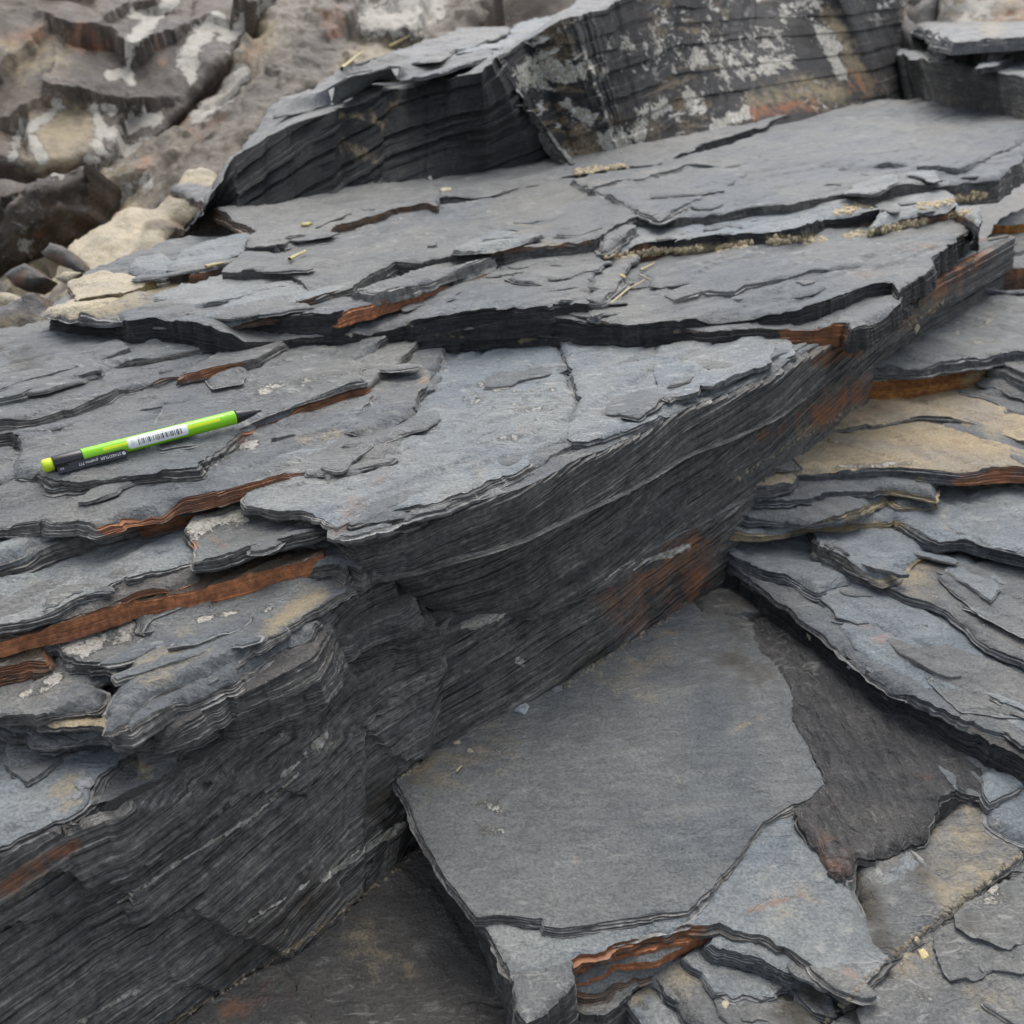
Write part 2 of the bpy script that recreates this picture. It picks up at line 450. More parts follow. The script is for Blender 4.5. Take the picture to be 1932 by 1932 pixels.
    zs = np.array(zs); K = len(zs) - 1
    ee = P[:, 0] * math.cos(math.radians(38.8)) + P[:, 1] * math.sin(math.radians(38.8)); ee = np.clip(ee, -.05, .85)
    if dip:                                            # laminae that dip along the wall instead of lying level
        lv = [0.]; span = H + dip * (ee.max() - ee.min())
        while lv[-1] < span: lv.append(lv[-1] + lam * rng.choice([.35, .6, 1., 1.5, 2.4], p=[.2, .25, .25, .2, .1]))
        zs = np.array(lv); K = len(zs) - 1
    rings, lays = [], []
    gstep = 0; run = 0
    if bat is None: bat = 0. if feet is not None else (.6 if th <= .0045 else .32 if th <= .009 else .2 if th <= .02 else .08)
    if name == 'flake' and side in ('dark', 'grey', 'bluek'): side = 'edge'
    if th <= .009: step = step * .7
    lam = max(lam, th / 1.7) if th <= .012 else lam * .9
    for k in range(K):
        zm = (zs[k] + zs[k + 1]) / 2
        if wall:
            o = step * (rng.randn() * .0010 + .0022 * fbm(P[:, 0] * 9, P[:, 1] * 9, sd_ + zm * 25, 2) + .0003 * knots(.06) + .0002 * knots(.005))
        else:
            gi = fbm(P[:, 0] * 16 / sc, P[:, 1] * 16 / sc, sd_ + k * 5.7, 2) + .25 * knots(.009)
            inc = np.clip(gi - .12, 0, 1.2) - (.45 * np.clip(-gi - .35, 0, 1) if k > 1 else 0)
            run = run + step * sc * .0034 * min(1., 4.5 / K) * inc
            o = run + step * (.00022 * knots(.004) + .0003 * knots(.012, True))
        o = o + bat * zm
        # keep tiny noise on edges hidden far away harmless
        for zz in (zs[k], zs[k + 1]):
            f = zz / H
            if dip:
                f = np.clip((zz - dip * (ee - ee.min())) / H, 0, 1); o = o * np.clip(f / .015, 0, 1)
            R = P + (Q - P) * (f[:, None] if dip else f)
            R = R.copy(); R[:, 0] += nx * o; R[:, 1] += ny * o
            R[:, 2] = P[:, 2] * (1 - f) + Q[:, 2] * f - dr * (1 - f)
            rings.append(R)
            lays.append(np.full(N, (-zz if dip else R[:, 2].mean()) * 1000 + sd_ * 31))
    V = np.vstack(rings); LAY = np.concatenate(lays)
    if plates:
        px, _ = project(V); add = np.zeros(len(V))
        nnx, nny = np.tile(nx, 2 * K), np.tile(ny, 2 * K)
        for poly, amt in plates:
            jx = px + np.c_[perlin(px[:, 0] / 14, px[:, 1] / 14, 3.), perlin(px[:, 0] / 14, px[:, 1] / 14, 8.)] * 7
            pp = parse_px(poly); sdd = seg_dist(jx, np.vstack([pp, pp[:1]])) * np.where(inside(jx, pp), 1, -1)
            add += amt * np.clip(.5 + sdd / 9., 0, 1)
        V[:, 0] += nnx * add; V[:, 1] += nny * add
    V[:, 2] += U0(V[:, 0], V[:, 1]) + U1(V[:, 0], V[:, 1]) * np.concatenate([np.full(N, max(0., 1 - q * 1.5 / max(K, 1))) for q in np.repeat(np.arange(K), 2) + np.tile([0, 1], K)])
    nr = 2 * K
    idx = np.arange(N); nxt = (idx + 1) % N
    F_ = []
    for r in range(nr - 1):
        a = r * N
        F_.append(np.c_[a + idx, a + N + idx, a + N + nxt, a + nxt])
    F_ = np.vstack(F_)
    # drop faces far outside view or facing away on hidden side: keep all (solid)
    faces = F_.tolist()
    nside = len(faces)
    # top cap
    ring = rings[0]
    flatb = C[:, 2].max() - C[:, 2].min() < 1e-6
    zc = C[:, 2].mean()
    x0, y0 = ring[:, :2].min(0); x1, y1 = ring[:, :2].max(0)
    g = dg * sc
    gx, gy = np.meshgrid(np.arange(x0, x1, g), np.arange(y0, y1, g))
    G = np.c_[gx.ravel(), gy.ravel()] + rng.uniform(-.35, .35, (gx.size, 2)) * g
    if len(G):
        pr, _ = project(np.c_[G, np.full(len(G), zc)])
        vis = (pr[:, 0] > -60) & (pr[:, 0] < 1990) & (pr[:, 1] > -60) & (pr[:, 1] < 1990)
        vis |= rng.rand(len(G)) < .03
        G = G[vis]; G = G[inside(G, ring[:, :2])]
    if len(G):
        # thin out points hugging the outline
        keep = np.ones(len(G), bool); R2 = ring[::2, :2]
        for s0 in range(0, len(G), 4000):
            gg = G[s0:s0 + 4000]
            keep[s0:s0 + 4000] = (((gg[:, None, :] - R2[None]) ** 2).sum(2).min(1) > (g * .45) ** 2)
        G = G[keep]
    front = np.array([1.])
    inner = []
    for wv_ in (.12, .3, .6, 1.):
        I_ = ring[:, :2] - np.c_[nx, ny] * (wr * wv_)[:, None]
        sel = np.arange(N) % (1 if wv_ < .2 else 2 if wv_ < .5 else 3) == 0
        I_ = I_[sel]; I_ = I_[inside(I_, ring[:, :2])]
        if len(I_):
            dm = np.concatenate([((I_[q:q + 3000, None] - ring[None, :, :2]) ** 2).sum(2).min(1) for q in range(0, len(I_), 3000)])
            I_ = I_[dm > (wr.mean() * wv_ * .75) ** 2]
            inner.append(I_)
    if len(G): inner.append(G)
    G = np.vstack(inner) if inner else G
    allp = [Vector(p) for p in np.vstack([ring[:, :2], G]).tolist()] if len(G) else [Vector(p) for p in ring[:, :2].tolist()]
    cv, ce, cf, ov, _, _ = delaunay_2d_cdt(allp, [], [list(range(N))], 1, 1e-6)
    cv = np.array([(v.x, v.y) for v in cv])
    if flatb: czz = np.full(len(cv), zc)
    else:
        czz = np.zeros(len(cv)); S = ring[::max(1, N // 160)] + np.c_[dr * 0, dr * 0, dr][::max(1, N // 160)]
        for s0 in range(0, len(cv), 4000):
            dd = ((cv[s0:s0 + 4000, None, :] - S[None, :, :2]) ** 2).sum(2) + 1e-9
            w = dd ** -1.5; czz[s0:s0 + 4000] = (w * S[None, :, 2]).sum(1) / w.sum(1)
        for vi, lst in enumerate(ov):
            for q in lst:
                if q < N: czz[vi] = ring[q, 2] + dr[q]
    dd_, ww_, hh_ = np.full(len(cv), 1.), np.ones(len(cv)), np.zeros(len(cv))
    for q in range(0, len(cv), 3000):
        m2 = ((cv[q:q + 3000, None] - ring[None, :, :2]) ** 2).sum(2); ix = m2.argmin(1)
        dd_[q:q + 3000] = np.sqrt(m2[np.arange(len(ix)), ix]); ww_[q:q + 3000] = wr[ix]; hh_[q:q + 3000] = dr[ix]
    czz = czz - hh_ * np.clip(1 - dd_ / ww_, 0, 1) ** 2
    CV_ = np.c_[cv, czz + U(cv[:, 0], cv[:, 1])]
    base = len(V)
    cfaces = [[base + q for q in f] for f in cf]
    VV = np.vstack([V, CV_])
    midx = [1] * nside + [0] * len(cfaces)
    smooth = [False] * nside + [True] * len(cfaces)
    stn = np.vstack([stain_weights(V, sst), stain_weights(CV_, st, 1.6)])
    LAY = np.concatenate([LAY, np.full(len(CV_), zc * 1000 + sd_ * 31)])
    org = np.array(parent.location) if parent else np.zeros(3)
    return new_obj(name, VV, faces + cfaces, [TOP[top], SIDE[side]], midx, smooth, parent, stn, LAY, org)

def facet(parent, outline, thick=.06, top='brown', disp=.012, freq=14, st='', name='rock_face', dg=.007, side='brown', steps=1., cells=0, camp=.03, rim=.02):
    """an irregular weathered rock face (not bedding parallel): surveyed corners with their own distances"""
    _seed[0] += 1; sd_ = _seed[0] * 2.31; rng = np.random.RandomState(_seed[0])
    C = parse(outline)
    c0 = C.mean(0); u_, s_, vt = np.linalg.svd(C - c0)
    nrm = vt[2]
    if nrm @ (np.array([0, 0, CAMZ]) - c0) < 0: nrm = -nrm
    ax = vt[0]; ay = np.cross(nrm, ax)
    L2 = np.c_[(C - c0) @ ax, (C - c0) @ ay]; hh = (C - c0) @ nrm
    pts, hs_ = [], []
    for i in range(len(L2)):
        a, b2 = L2[i], L2[(i + 1) % len(L2)]; k = max(1, int(np.hypot(*(b2 - a)) / (dg * .8))); t = np.arange(k)[:, None] / k
        pts.append(a + (b2 - a) * t); hs_.append(hh[i] + (hh[(i + 1) % len(L2)] - hh[i]) * t[:, 0])
    R = np.vstack(pts); RH = np.concatenate(hs_); N = len(R)
    R = R + np.c_[fbm(R[:, 0] * 18, R[:, 1] * 18, sd_, 3), fbm(R[:, 0] * 18, R[:, 1] * 18, sd_ + 9, 3)] * disp * .7
    area = np.sum(R[:, 0] * np.roll(R[:, 1], -1) - np.roll(R[:, 0], -1) * R[:, 1])
    if area < 0: R, RH = R[::-1].copy(), RH[::-1].copy()
    gx, gy = np.meshgrid(np.arange(R[:, 0].min(), R[:, 0].max(), dg), np.arange(R[:, 1].min(), R[:, 1].max(), dg))
    G = np.c_[gx.ravel(), gy.ravel()] + rng.uniform(-.35, .35, (gx.size, 2)) * dg
    G = G[inside(G, R)]
    allp = [Vector(p) for p in np.vstack([R, G]).tolist()]
    cv, ce, cf, ov, _, _ = delaunay_2d_cdt(allp, [], [list(range(N))], 1, 1e-6)
    cv = np.array([(v.x, v.y) for v in cv])
    S, SHh = R[::max(1, N // 150)], RH[::max(1, N // 150)]
    dd = ((cv[:, None] - S[None]) ** 2).sum(2) + 1e-9; w = dd ** -1.6; h = (w * SHh).sum(1) / w.sum(1)
    h = h + .55 * disp * fbm(cv[:, 0] * freq, cv[:, 1] * freq, sd_, 4)
    tn = fbm(cv[:, 0] * freq * .8 + .3 * cv[:, 1] * freq, cv[:, 1] * freq * 1.7, sd_ + 3, 3) * 2
    h = h + steps * disp * .3 * (np.floor(tn) + np.clip((tn - np.floor(tn) - .75) / .25, 0, 1))
    if cells:
        sd2 = rng.rand(cells, 2) * (R.max(0) - R.min(0)) + R.min(0); pl = rng.randn(cells, 3) * np.array([.13, .13, camp])
        wx = cv + .012 * np.c_[fbm(cv[:, 0] * 16, cv[:, 1] * 16, 2., 3), fbm(cv[:, 0] * 16, cv[:, 1] * 16, 7., 3)]
        k1 = np.concatenate([(((wx[q:q + 2000, None] - sd2[None]) * np.array([1., 1.7])) ** 2).sum(2).argmin(1) for q in range(0, len(wx), 2000)])
        h = h + pl[k1, 2] + (wx[:, 0] - sd2[k1, 0]) * pl[k1, 0] + (wx[:, 1] - sd2[k1, 1]) * pl[k1, 1]
    rdist = np.sqrt(np.concatenate([((cv[q:q + 2000, None] - R[None]) ** 2).sum(2).min(1) for q in range(0, len(cv), 2000)]))
    wrm = min(rim, .28 * math.sqrt(max(abs(area) / 2, 1e-6)))
    h = h - .8 * wrm * np.clip(1 - rdist / wrm, 0, 1) ** 2
    top_ = c0 + cv[:, :1] * ax + cv[:, 1:] * ay + h[:, None] * nrm
    # rim going back
    rim = [None] * N
    for vi, lst in enumerate(ov):
        for q in lst:
            if q < N: rim[q] = vi
    rim = [r for r in rim if r is not None]
    back = top_[rim] - nrm * thick
    VV = np.vstack([top_, back]); b0 = len(top_); M = len(rim)
    faces = [list(f) for f in cf] + [[rim[i], b0 + i, b0 + (i + 1) % M, rim[(i + 1) % M]] for i in range(M)]
    midx = [0] * len(cf) + [1] * M
    stn = stain_weights(VV, st)
    org = np.array(parent.location) if parent else np.zeros(3)
    return new_obj(name, VV, faces, [TOP[top], SIDE[side]], midx, [True] * len(cf) + [False] * M, parent, stn, VV[:, 2] * 1000, org)
# ------------------------------------------------------------------ bedrock under everything
def bedrock():
    n = 90
    g = np.sinh(np.linspace(-5.2, 5.2, n)) ; g = g / g.max() * 150
    X, Y = np.meshgrid(g, g + .6)
    Z = -.36 + .04 * fbm(X * 3, Y * 3, 2., 3) + np.clip((np.hypot(X, Y - .6) - 3) * .02, 0, 2.) * fbm(X * .08, Y * .08, 5., 3)
    V = np.c_[X.ravel(), Y.ravel(), Z.ravel()]
    F_ = [[r * n + c, r * n + c + 1, (r + 1) * n + c + 1, (r + 1) * n + c] for r in range(n - 1) for c in range(n - 1)]
    o = new_obj('bedrock_ground', V, F_, [TOP['dark']], None, [True] * len(F_), None, np.zeros((len(V), 4)), V[:, 2] * 0)
    o['kind'] = 'structure'
bedrock()

# ------------------------------------------------------------------ far weathered rock face (top left)
bgr = thing('weathered_outcrop', 'brown weathered rock face with white crusts, out of focus at the top left', 'rock face', (-.6, 1.6, -.3))
facet(bgr, '!2.6 A -900 -700 B 2600 -900 !2.4 B 1200 700 !2.0 A 500 1900 !1.9 A -900 2300', .3, 'brown', .03, 6, name='rock_mass', dg=.03)
facet(bgr, '!1.42 A -100 1560 60 1470 !1.5 300 1270 420 1100 !1.62 640 900 900 660 !1.75 1100 560 1260 270 !1.95 1500 -40 !2.05 B 300 -120 B 900 -80 !1.9 B 700 200 !1.75 B 100 380 !1.6 A 1500 560 !1.48 A 1280 860 !1.36 A 1150 1250 !1.3 A 700 1500 !1.3 A 100 1750', .12, 'slope', .016, 16, name='rock_face', dg=.006, cells=26, camp=.003,
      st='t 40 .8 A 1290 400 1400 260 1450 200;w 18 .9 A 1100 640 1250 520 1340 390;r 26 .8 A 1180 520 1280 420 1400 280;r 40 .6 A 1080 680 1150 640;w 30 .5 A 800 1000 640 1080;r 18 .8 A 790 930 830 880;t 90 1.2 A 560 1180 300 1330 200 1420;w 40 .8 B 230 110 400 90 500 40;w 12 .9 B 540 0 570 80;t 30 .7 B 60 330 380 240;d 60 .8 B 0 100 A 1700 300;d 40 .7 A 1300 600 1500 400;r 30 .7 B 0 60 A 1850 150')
facet(bgr, '!1.75 A -250 -250 !1.95 500 -250 !2.0 1400 -250 !1.9 1520 -60 !1.72 1260 280 !1.68 1080 500 !1.62 900 680 !1.58 740 820 !1.52 480 890 !1.5 300 905 !1.5 -250 930', .2, 'brown', .012, 16, name='rock_face', dg=.006, cells=34, camp=.0035, rim=.015, steps=.5,
      st='r 22 1.1 A 430 170 540 240;r 20 .9 A 60 200 200 190;r 15 .8 A 400 240 450 270;w 14 1. A 690 260 790 160 850 90 960 0;t 26 .6 A 0 220 150 280;w 12 .7 A 60 880 100 760 250 650 400 540 500 570 570 700 540 790;t 60 .9 A 250 720 400 700 300 860;w 12 .9 A 170 740 230 880;w 14 .8 A 600 420 700 400 720 450;w 14 .7 A 540 560 620 610;d 90 1.3 A 620 460 800 540 950 480 880 350;w 22 .8 A 1020 340 1080 250 1190 110 1240 190;w 16 .8 A 1060 430 1060 340;w 18 .7 A 500 880 680 850 820 800;w 18 .9 A 620 740 760 680 850 650;w 12 1. A 1280 200 1400 80 1480 -20;r 20 .7 A 880 230 900 320;w 10 .8 A 650 60 800 100;t 50 .6 A 100 350 300 300')  # the broad dark patch paints the shade of a hollow onto the face
facet(bgr, '!1.38 A -120 925 150 935 300 905 480 885 470 980 400 1120 340 1250 180 1390 -120 1560', .2, 'brown', .02, 14, name='rock_face', cells=16, camp=.01, rim=.03, st='d 60 .9 A 300 960 440 980;r 40 .5 A 100 1250 250 1280;w 10 .8 A 300 960 330 980;w 10 .7 A 120 1350 150 1330;w 9 .7 A 170 940 240 950')
# sandy ledge with fallen bits
facet(bgr, '!1.22 A 150 1640 !1.25 260 1480 320 1380 !1.3 430 1300 560 1200 !1.34 700 1130 820 1150 !1.36 940 1030 1020 900 1160 890 !1.3 1200 960 1100 1060 1000 1180 !1.22 840 1260 1000 1330 !1.15 860 1430 700 1480 !1.1 640 1600 420 1700', .06, 'sand', .009, 26, name='rock_face', dg=.005, st='d 16 .9 A 880 960 900 1060;d 14 .9 A 830 1240 1000 1240')
facet(bgr, '!1.17 A 200 1400 250 1335 320 1350 440 1450 470 1490 390 1480 230 1420', .03, 'dark', .006, 30, name='stone', dg=.005, st='r 12 .8 A 280 1420 330 1430')
facet(bgr, '!1.13 A 10 1500 120 1440 230 1530 150 1600 60 1580', .03, 'dark', .006, 30, name='stone', dg=.005, st='r 14 1.3 A 60 1560 110 1540')
facet(bgr, '!1.12 A 350 1490 450 1500 380 1570 300 1530', .03, 'sand', .004, 30, name='stone', dg=.005)
facet(bgr, '!1.02 A -120 1700 120 1630 300 1720 420 1850 440 1960 300 2000 -120 2100', .08, 'dark', .014, 16, name='rock_face', dg=.006, st='t 50 .7 A 0 1850 40 1960;t 30 .6 A 300 1780 380 1850')
facet(bgr, '!1.1 A -120 1590 20 1600 130 1640 40 1720 -120 1760', .05, 'sand', .006, 20, name='rock_face', dg=.006)

# ------------------------------------------------------------------ upper ledges
blk = thing('dark_slate_block', 'black slate block behind the upper ledges, to the left of the white crusted face', 'rock', (-.1, 1.3, 0))
slab(blk, '@.05 A 1110 1180 @.095 A 1290 850 @.118 A 1600 690 @.129 A 1860 605 B 20 580 @.14 B 300 480 @.15 B 600 428 @.16 B 800 392 @.17 B 880 320 W 100 1500 W 100 1900 @.15 W -150 1900 @.12 A 1500 560',
     th=.16, feet='@.042 A 1090 1200 A 1290 1175 A 1600 1130 A 1860 1085 B 20 1065 B 300 1035 B 600 995 B 830 970 B 1230 890 @.17 W 100 1500 W 100 1900 @.15 W -150 1900 @.12 A 1500 560',
     top='warm', side='ink', lam=.004, step=2.4, rough=1.3, wall=True, dip=.12, name='block', sst='t 7 .8 B 10 640 150 640 330 570;t 6 .8 B 170 660 250 690 440 665;w 5 .8 B 80 1050 270 1020;w 4 .8 B 360 1000 520 970;t 20 .5 B 20 800 120 830 200 870;d 30 .3 B 500 800')
slab(blk, '@.122 A 1500 640 @.134 A 1860 560 @.145 B 180 440 @.155 B 480 420 @.168 B 760 330 B 880 300 @.168 B 860 240 @.165 B 500 320 B 100 400 @.15 A 1800 480 @.13 A 1560 560', th=.005, top='grey', side='dark', lam=.003, name='flake')
slab(blk, '@.15 A 1860 470 @.158 B 60 400 @.163 B 330 350 @.168 B 560 320 @.172 B 660 260 @.175 B 900 200 B 960 140 B 700 150 B 300 280 @.165 B 0 370', th=.004, top='warm', side='dark', lam=.003, name='flake')
slab(blk, '@.17 B 660 285 800 260 1080 235 1120 180 1300 110 1290 60 1000 120 900 190 760 240', th=.005, top='blue', side='dark', lam=.003, name='flake')
lic = thing('crusted_slate_block', 'black slate block crusted with white and tan lichen at the top right of centre', 'rock', (.3, 1.6, 0))
slab(lic, '@.17 B 880 320 @.185 B 1050 210 @.205 B 1240 105 @.215 B 1540 15 @.237 C 0 -110 @.226 C 450 -110 @.222 C 870 -110 W 1100 2500 W 200 2200',
     th=.2, feet='@.042 B 1250 890 B 1330 870 B 1500 845 B 1700 820 C 0 775 C 450 690 C 1140 530 @.222 W 1100 2500 W 200 2200', side='lichen', top='warm', lam=.004, step=.8, rough=1., name='block', wall=True,
     sst='w 26 .72 B 1000 450 1200 420 1350 390;w 12 .75 B 960 490 1060 340 1150 290;w 14 .78 B 1290 600 1420 660 1640 610 1800 580;w 14 .8 B 1490 800 1620 760 1680 740;w 40 .42 B 1600 250 1850 300;w 50 .45 C 150 300 400 300 550 250;w 16 .85 C 620 60 780 30;w 16 .85 C 800 160 880 250;w 14 .8 C 860 280 920 400;t 26 .7 C 850 100 950 300 1080 480;w 14 .8 C 80 560 190 560;w 12 .9 C 220 710 400 620;r 12 1.2 C 420 620 600 610 760 580;t 26 .8 C 420 560 700 480 900 520;w 30 .5 C 300 440 600 340;d 30 .9 C 700 200;r 26 .6 C 960 420 1080 480;t 12 .7 B 1240 840 1500 830 1900 800')
slab(lic, '@.157 B 800 400 @.163 B 850 320 @.165 B 890 305 W 60 1460 W -10 1420', th=.11, feet='@.048 B 1130 860 B 1215 900 B 1250 880 @.165 W 60 1460 W -10 1420', top='warm', side='grey', lam=.009, step=3.5, name='block')

cor = thing('corner_slate_block', 'dark brown slate block with pale ledges on top in the top right corner', 'rock', (.8, 1.9, 0))
facet(cor, '!1.95 C 1145 500 !1.84 C 1510 590 !1.82 C 1400 310 !1.9 C 1265 60 !2.0 C 1230 -100 !2.1 C 870 -110', .25, 'dark', .006, 22, name='rock_face', st='r 16 1.1 C 1270 460;t 10 .7 C 1400 400 1500 540;t 20 .5 C 1100 200 1150 420', dg=.008, steps=.4)
slab(cor, '@.106 C 1400 322 1600 352 @.099 1930 408 2150 440 W 1300 1900 W 1000 2400 W 760 2300', th=.08, feet='@.042 C 1505 580 1700 605 1930 655 2150 690 @.099 W 1300 1900 W 1000 2400 W 760 2300', top='blue', side='dark', lam=.003, st='t 20 .5 C 1420 310', sst='t 8 .7 C 1500 560 1930 640')
slab(cor, '@.113 C 1680 365 1800 330 1930 290 2150 260 W 1300 2000 W 1000 2300 C 1700 300', th=.012, top='blue', side='black', lam=.003, name='flake')
slab(cor, '@.124 C 1500 275 1650 262 1740 290 1850 262 1930 230 2150 200 W 1300 2100 W 900 2400', th=.02, top='blue', side='dark', lam=.003, name='flake')
slab(cor, '@.145 C 1540 225 1700 205 1930 195 2150 170 W 1300 2200 W 900 2500', th=.02, top='warm', side='dark', lam=.003, name='flake', st='t 20 .6 C 1750 160')
facet(cor, '!1.9 C 1280 60 !1.88 C 1480 -110 C 1480 110 1530 200 !1.84 C 1400 305', .15, 'dark', .006, 22, name='rock_face', st='w 5 .8 C 1340 200 1440 140')
facet(cor, '!1.86 C 1470 120 C 1490 -110 !1.9 C 2150 -110 !1.82 C 2150 90 !1.8 C 1930 130 1650 200 1460 270', .15, 'tan', .007, 24, name='rock_face', st='w 40 .6 C 1500 60 1700 60;r 30 .9 C 1700 140 1930 90;r 14 .8 C 1440 280')

upp = thing('upper_slate_ledges', 'grey slate ledges stepping up behind the pencil towards the black blocks', 'rock', (0, .95, -.05))
slab(upp, '@.046 B -500 1330 A 1500 1340 B 100 1165 400 1112 700 1062 850 1040 1000 1002 1300 952 1600 912 1760 895 W 600 1900 W -300 1800', th=.02, side='black', top='warm', st='', lam=.0025)
slab(upp, '@.038 A 1250 1500 A 1600 1500 @.029 B -120 1640 @.033 90 1572 @.037 180 1500 @.038 310 1412 500 1402 660 1388 850 1370 1000 1345 1270 1320 1430 1300 1560 1222 1660 1187 1770 1182 C 0 1195 300 1150 640 1112 940 1045 1250 1010 1500 990 1800 962 1930 850 2150 700 W 900 1900 W -200 1700', th=.03, top='grey', side='dark', lam=.002,
     st='t 30 .35 B 1050 1250 1150 1290;t 20 .4 C 1350 760 1500 700', sst='r 8 .8 B 850 1390 1400 1320;t 6 .7 B 1000 1350 1300 1320;t 8 .8 C 880 1170 1100 1130;t 8 .9 C 1340 1140 1700 1070;r 8 .7 C 1500 1110 1720 1070')
slab(upp, '@.0425 C -80 1192 100 1090 300 1002 500 932 650 893 760 886 900 906 1020 919 1180 902 1400 906 1560 915 1930 760 2100 620 W 800 1900 B 1300 1000', th=.008, top='grey', side='dark', name='flake', rough=.8)
slab(upp, '@.0405 C -40 1060 150 985 350 960 380 900 200 900 B 1760 1010', th=.006, top='blue', side='dark', name='flake')
slab(upp, '@.0445 B 1420 1030 1600 985 1690 975 C 60 900 300 890 500 860 400 820 B 1700 930', th=.004, top='warm', side='dark', name='flake')
slab(upp, '@.0405 C 940 1045 1080 1050 1240 995 1200 960 1000 1000', th=.005, top='blue', side='dark', name='flake')
slab(upp, '@.0405 C 1240 960 1330 965 1430 1000 1500 985 1450 930', th=.004, top='blue', side='dark', name='flake')
slab(upp, '@.0455 B -300 1340 0 1225 350 1135 530 1110 548 1122 W -60 1250 W -400 1300', th=.012, top='warm', side='brown', name='flake', sst='r 20 .5 B 0 1250 500 1150')
slab(upp, '@.0395 B 660 1385 740 1310 870 1262 960 1248 1060 1255 1120 1290 1000 1335 850 1372', th=.004, top='blue', side='dark', name='flake')
slab(upp, '@.0335 B 1440 1330 1470 1295 1600 1235 1650 1245 1560 1300 1480 1350', th=.012, top='warm', side='dark', name='flake')
slab(upp, '@.027 B 1440 1385 1640 1335 1880 1312 C 0 1328 250 1292 500 1282 720 1252 840 1180 1130 1150 1090 1222 1380 1152 1650 1108 1695 1125 1685 1225 W 520 1300 W 100 1200', th=.03, top='blue', side='black', lam=.002,
     sst='t 9 1. C 0 1390 300 1360 420 1340;t 9 1. C 520 1330 800 1310;t 9 1. C 920 1290 1400 1220;t 10 1.1 C 1520 1190 1640 1160;r 10 .7 C 1400 1220 1680 1200;w 4 .8 C 1580 1150 1640 1160;r 24 .7 B 1500 1420 1800 1400')
# left end flakes
slab(upp, '@.026 A 420 1720 500 1640 900 1560 1300 1480 1800 1400 B 300 1380 B 300 1600 A 1860 1720 1400 1730 1000 1740 700 1745', th=.03, top='grey', side='black', st='t 70 1.6 A 350 1680 600 1600 800 1520')
slab(upp, '@.036 A 690 1475 760 1420 880 1400 960 1440 945 1500 800 1495', th=.01, top='blue', side='dark', name='flake')
slab(upp, '@.037 A 950 1505 1100 1455 1300 1405 1480 1305 1560 1250 1250 1290 1000 1380 880 1440', th=.012, top='blue', side='brown', name='flake')
slab(upp, '@.034 A 1040 1525 1240 1470 1500 1430 1690 1370 1860 1290 1860 1230 1560 1330 1250 1440', th=.012, top='warm', side='brown', name='flake', st='t 24 .7 A 1530 1370 1660 1300', sst='r 14 .9 A 1000 1540 1240 1460')
slab(upp, '@.032 A 1330 1500 1480 1480 1700 1400 1860 1340 B 200 1290 B 320 1360 B 100 1430 A 1900 1480 1600 1560 1400 1560', th=.012, top='blue', side='dark', name='flake')
slab(upp, '@.031 A 850 1640 1000 1560 1250 1510 1500 1480 1640 1480 1610 1570 1300 1650 1000 1700', th=.01, top='blue', side='dark', name='flake')
slab(upp, '@.028 A 700 1750 850 1680 1060 1620 1300 1580 1560 1540 1600 1620 1300 1700 1120 1740 900 1760', th=.008, top='grey', side='dark', name='flake')
slab(upp, '@.0295 A 1120 1750 1300 1660 1560 1570 1760 1530 1860 1480 B 110 1490 B 90 1580 A 1700 1650 1400 1720 1250 1750', th=.01, top='blue', side='brown', name='flake', sst='r 16 .9 A 1260 1740 1450 1680')
slab(upp, '@.0345 A 380 1560 560 1500 700 1500 840 1540 640 1620 430 1650', th=.008, top='sand', side='ochre', name='flake')
slab(upp, '@.033 A 240 1690 420 1610 640 1600 760 1620 560 1690 380 1730', th=.008, top='sand', side='dark', name='flake')
slab(upp, '@.03 A 420 1730 600 1660 800 1610 860 1660 700 1740 560 1745', th=.008, top='grey', side='dark', name='flake', st='t 40 .8 A 500 1700 700 1650')
slab(upp, '@.032 B 80 1600 180 1560 330 1500 560 1440 840 1395 850 1430 700 1480 500 1540 200 1620', th=.010, top='grey', side='dark', name='flake')
slab(upp, '@.026 B -100 1690 100 1630 500 1545 840 1445 870 1480 640 1530 300 1640 0 1720', th=.012, top='grey', side='rust', name='flake', sst='')
# the ledge right behind the pencil slab
slab(upp, '@.030 A 300 1705 560 1722 700 1760 860 1745 1000 1757 1130 1772 @.026 1280 1800 @.018 1340 1850 @.013 1500 1850 @.010 1860 1825 B 200 1800 @.012 380 1772 @.018 470 1757 @.021 700 1717 @.022 1000 1697 1280 1662 1390 1662 1430 1500 1485 1365 1440 1325 W 100 1150 W -350 1100 A 480 1500', th=.026, top='grey', side='black', lam=.0018, st='t 10 .4 B 400 1650 420 1560', sst='t 5 .7 B 0 1850 300 1810;w 4 .7 B 60 1840 90 1860;t 6 .8 B 280 1790 400 1780;t 4 .8 B 560 1850 700 1860')
slab(upp, '@.0235 B 840 1440 900 1450 920 1520 980 1545 1150 1560 1240 1530 1400 1520 1470 1365 1300 1340 900 1390', th=.004, top='grey', side='dark', name='flake')
slab(upp, '@.0185 B 1385 1662 1420 1510 1480 1370 1630 1380 1640 1395 1590 1480 1500 1610 1450 1660', th=.006, top='warm', side='grey', name='flake', rough=.8, fine=1.3)
slab(upp, '@.0135 B 1390 1740 1430 1755 1530 1640 1672 1500 1625 1462 1500 1590', th=.006, top='warm', side='grey', name='flake', fine=1.3)
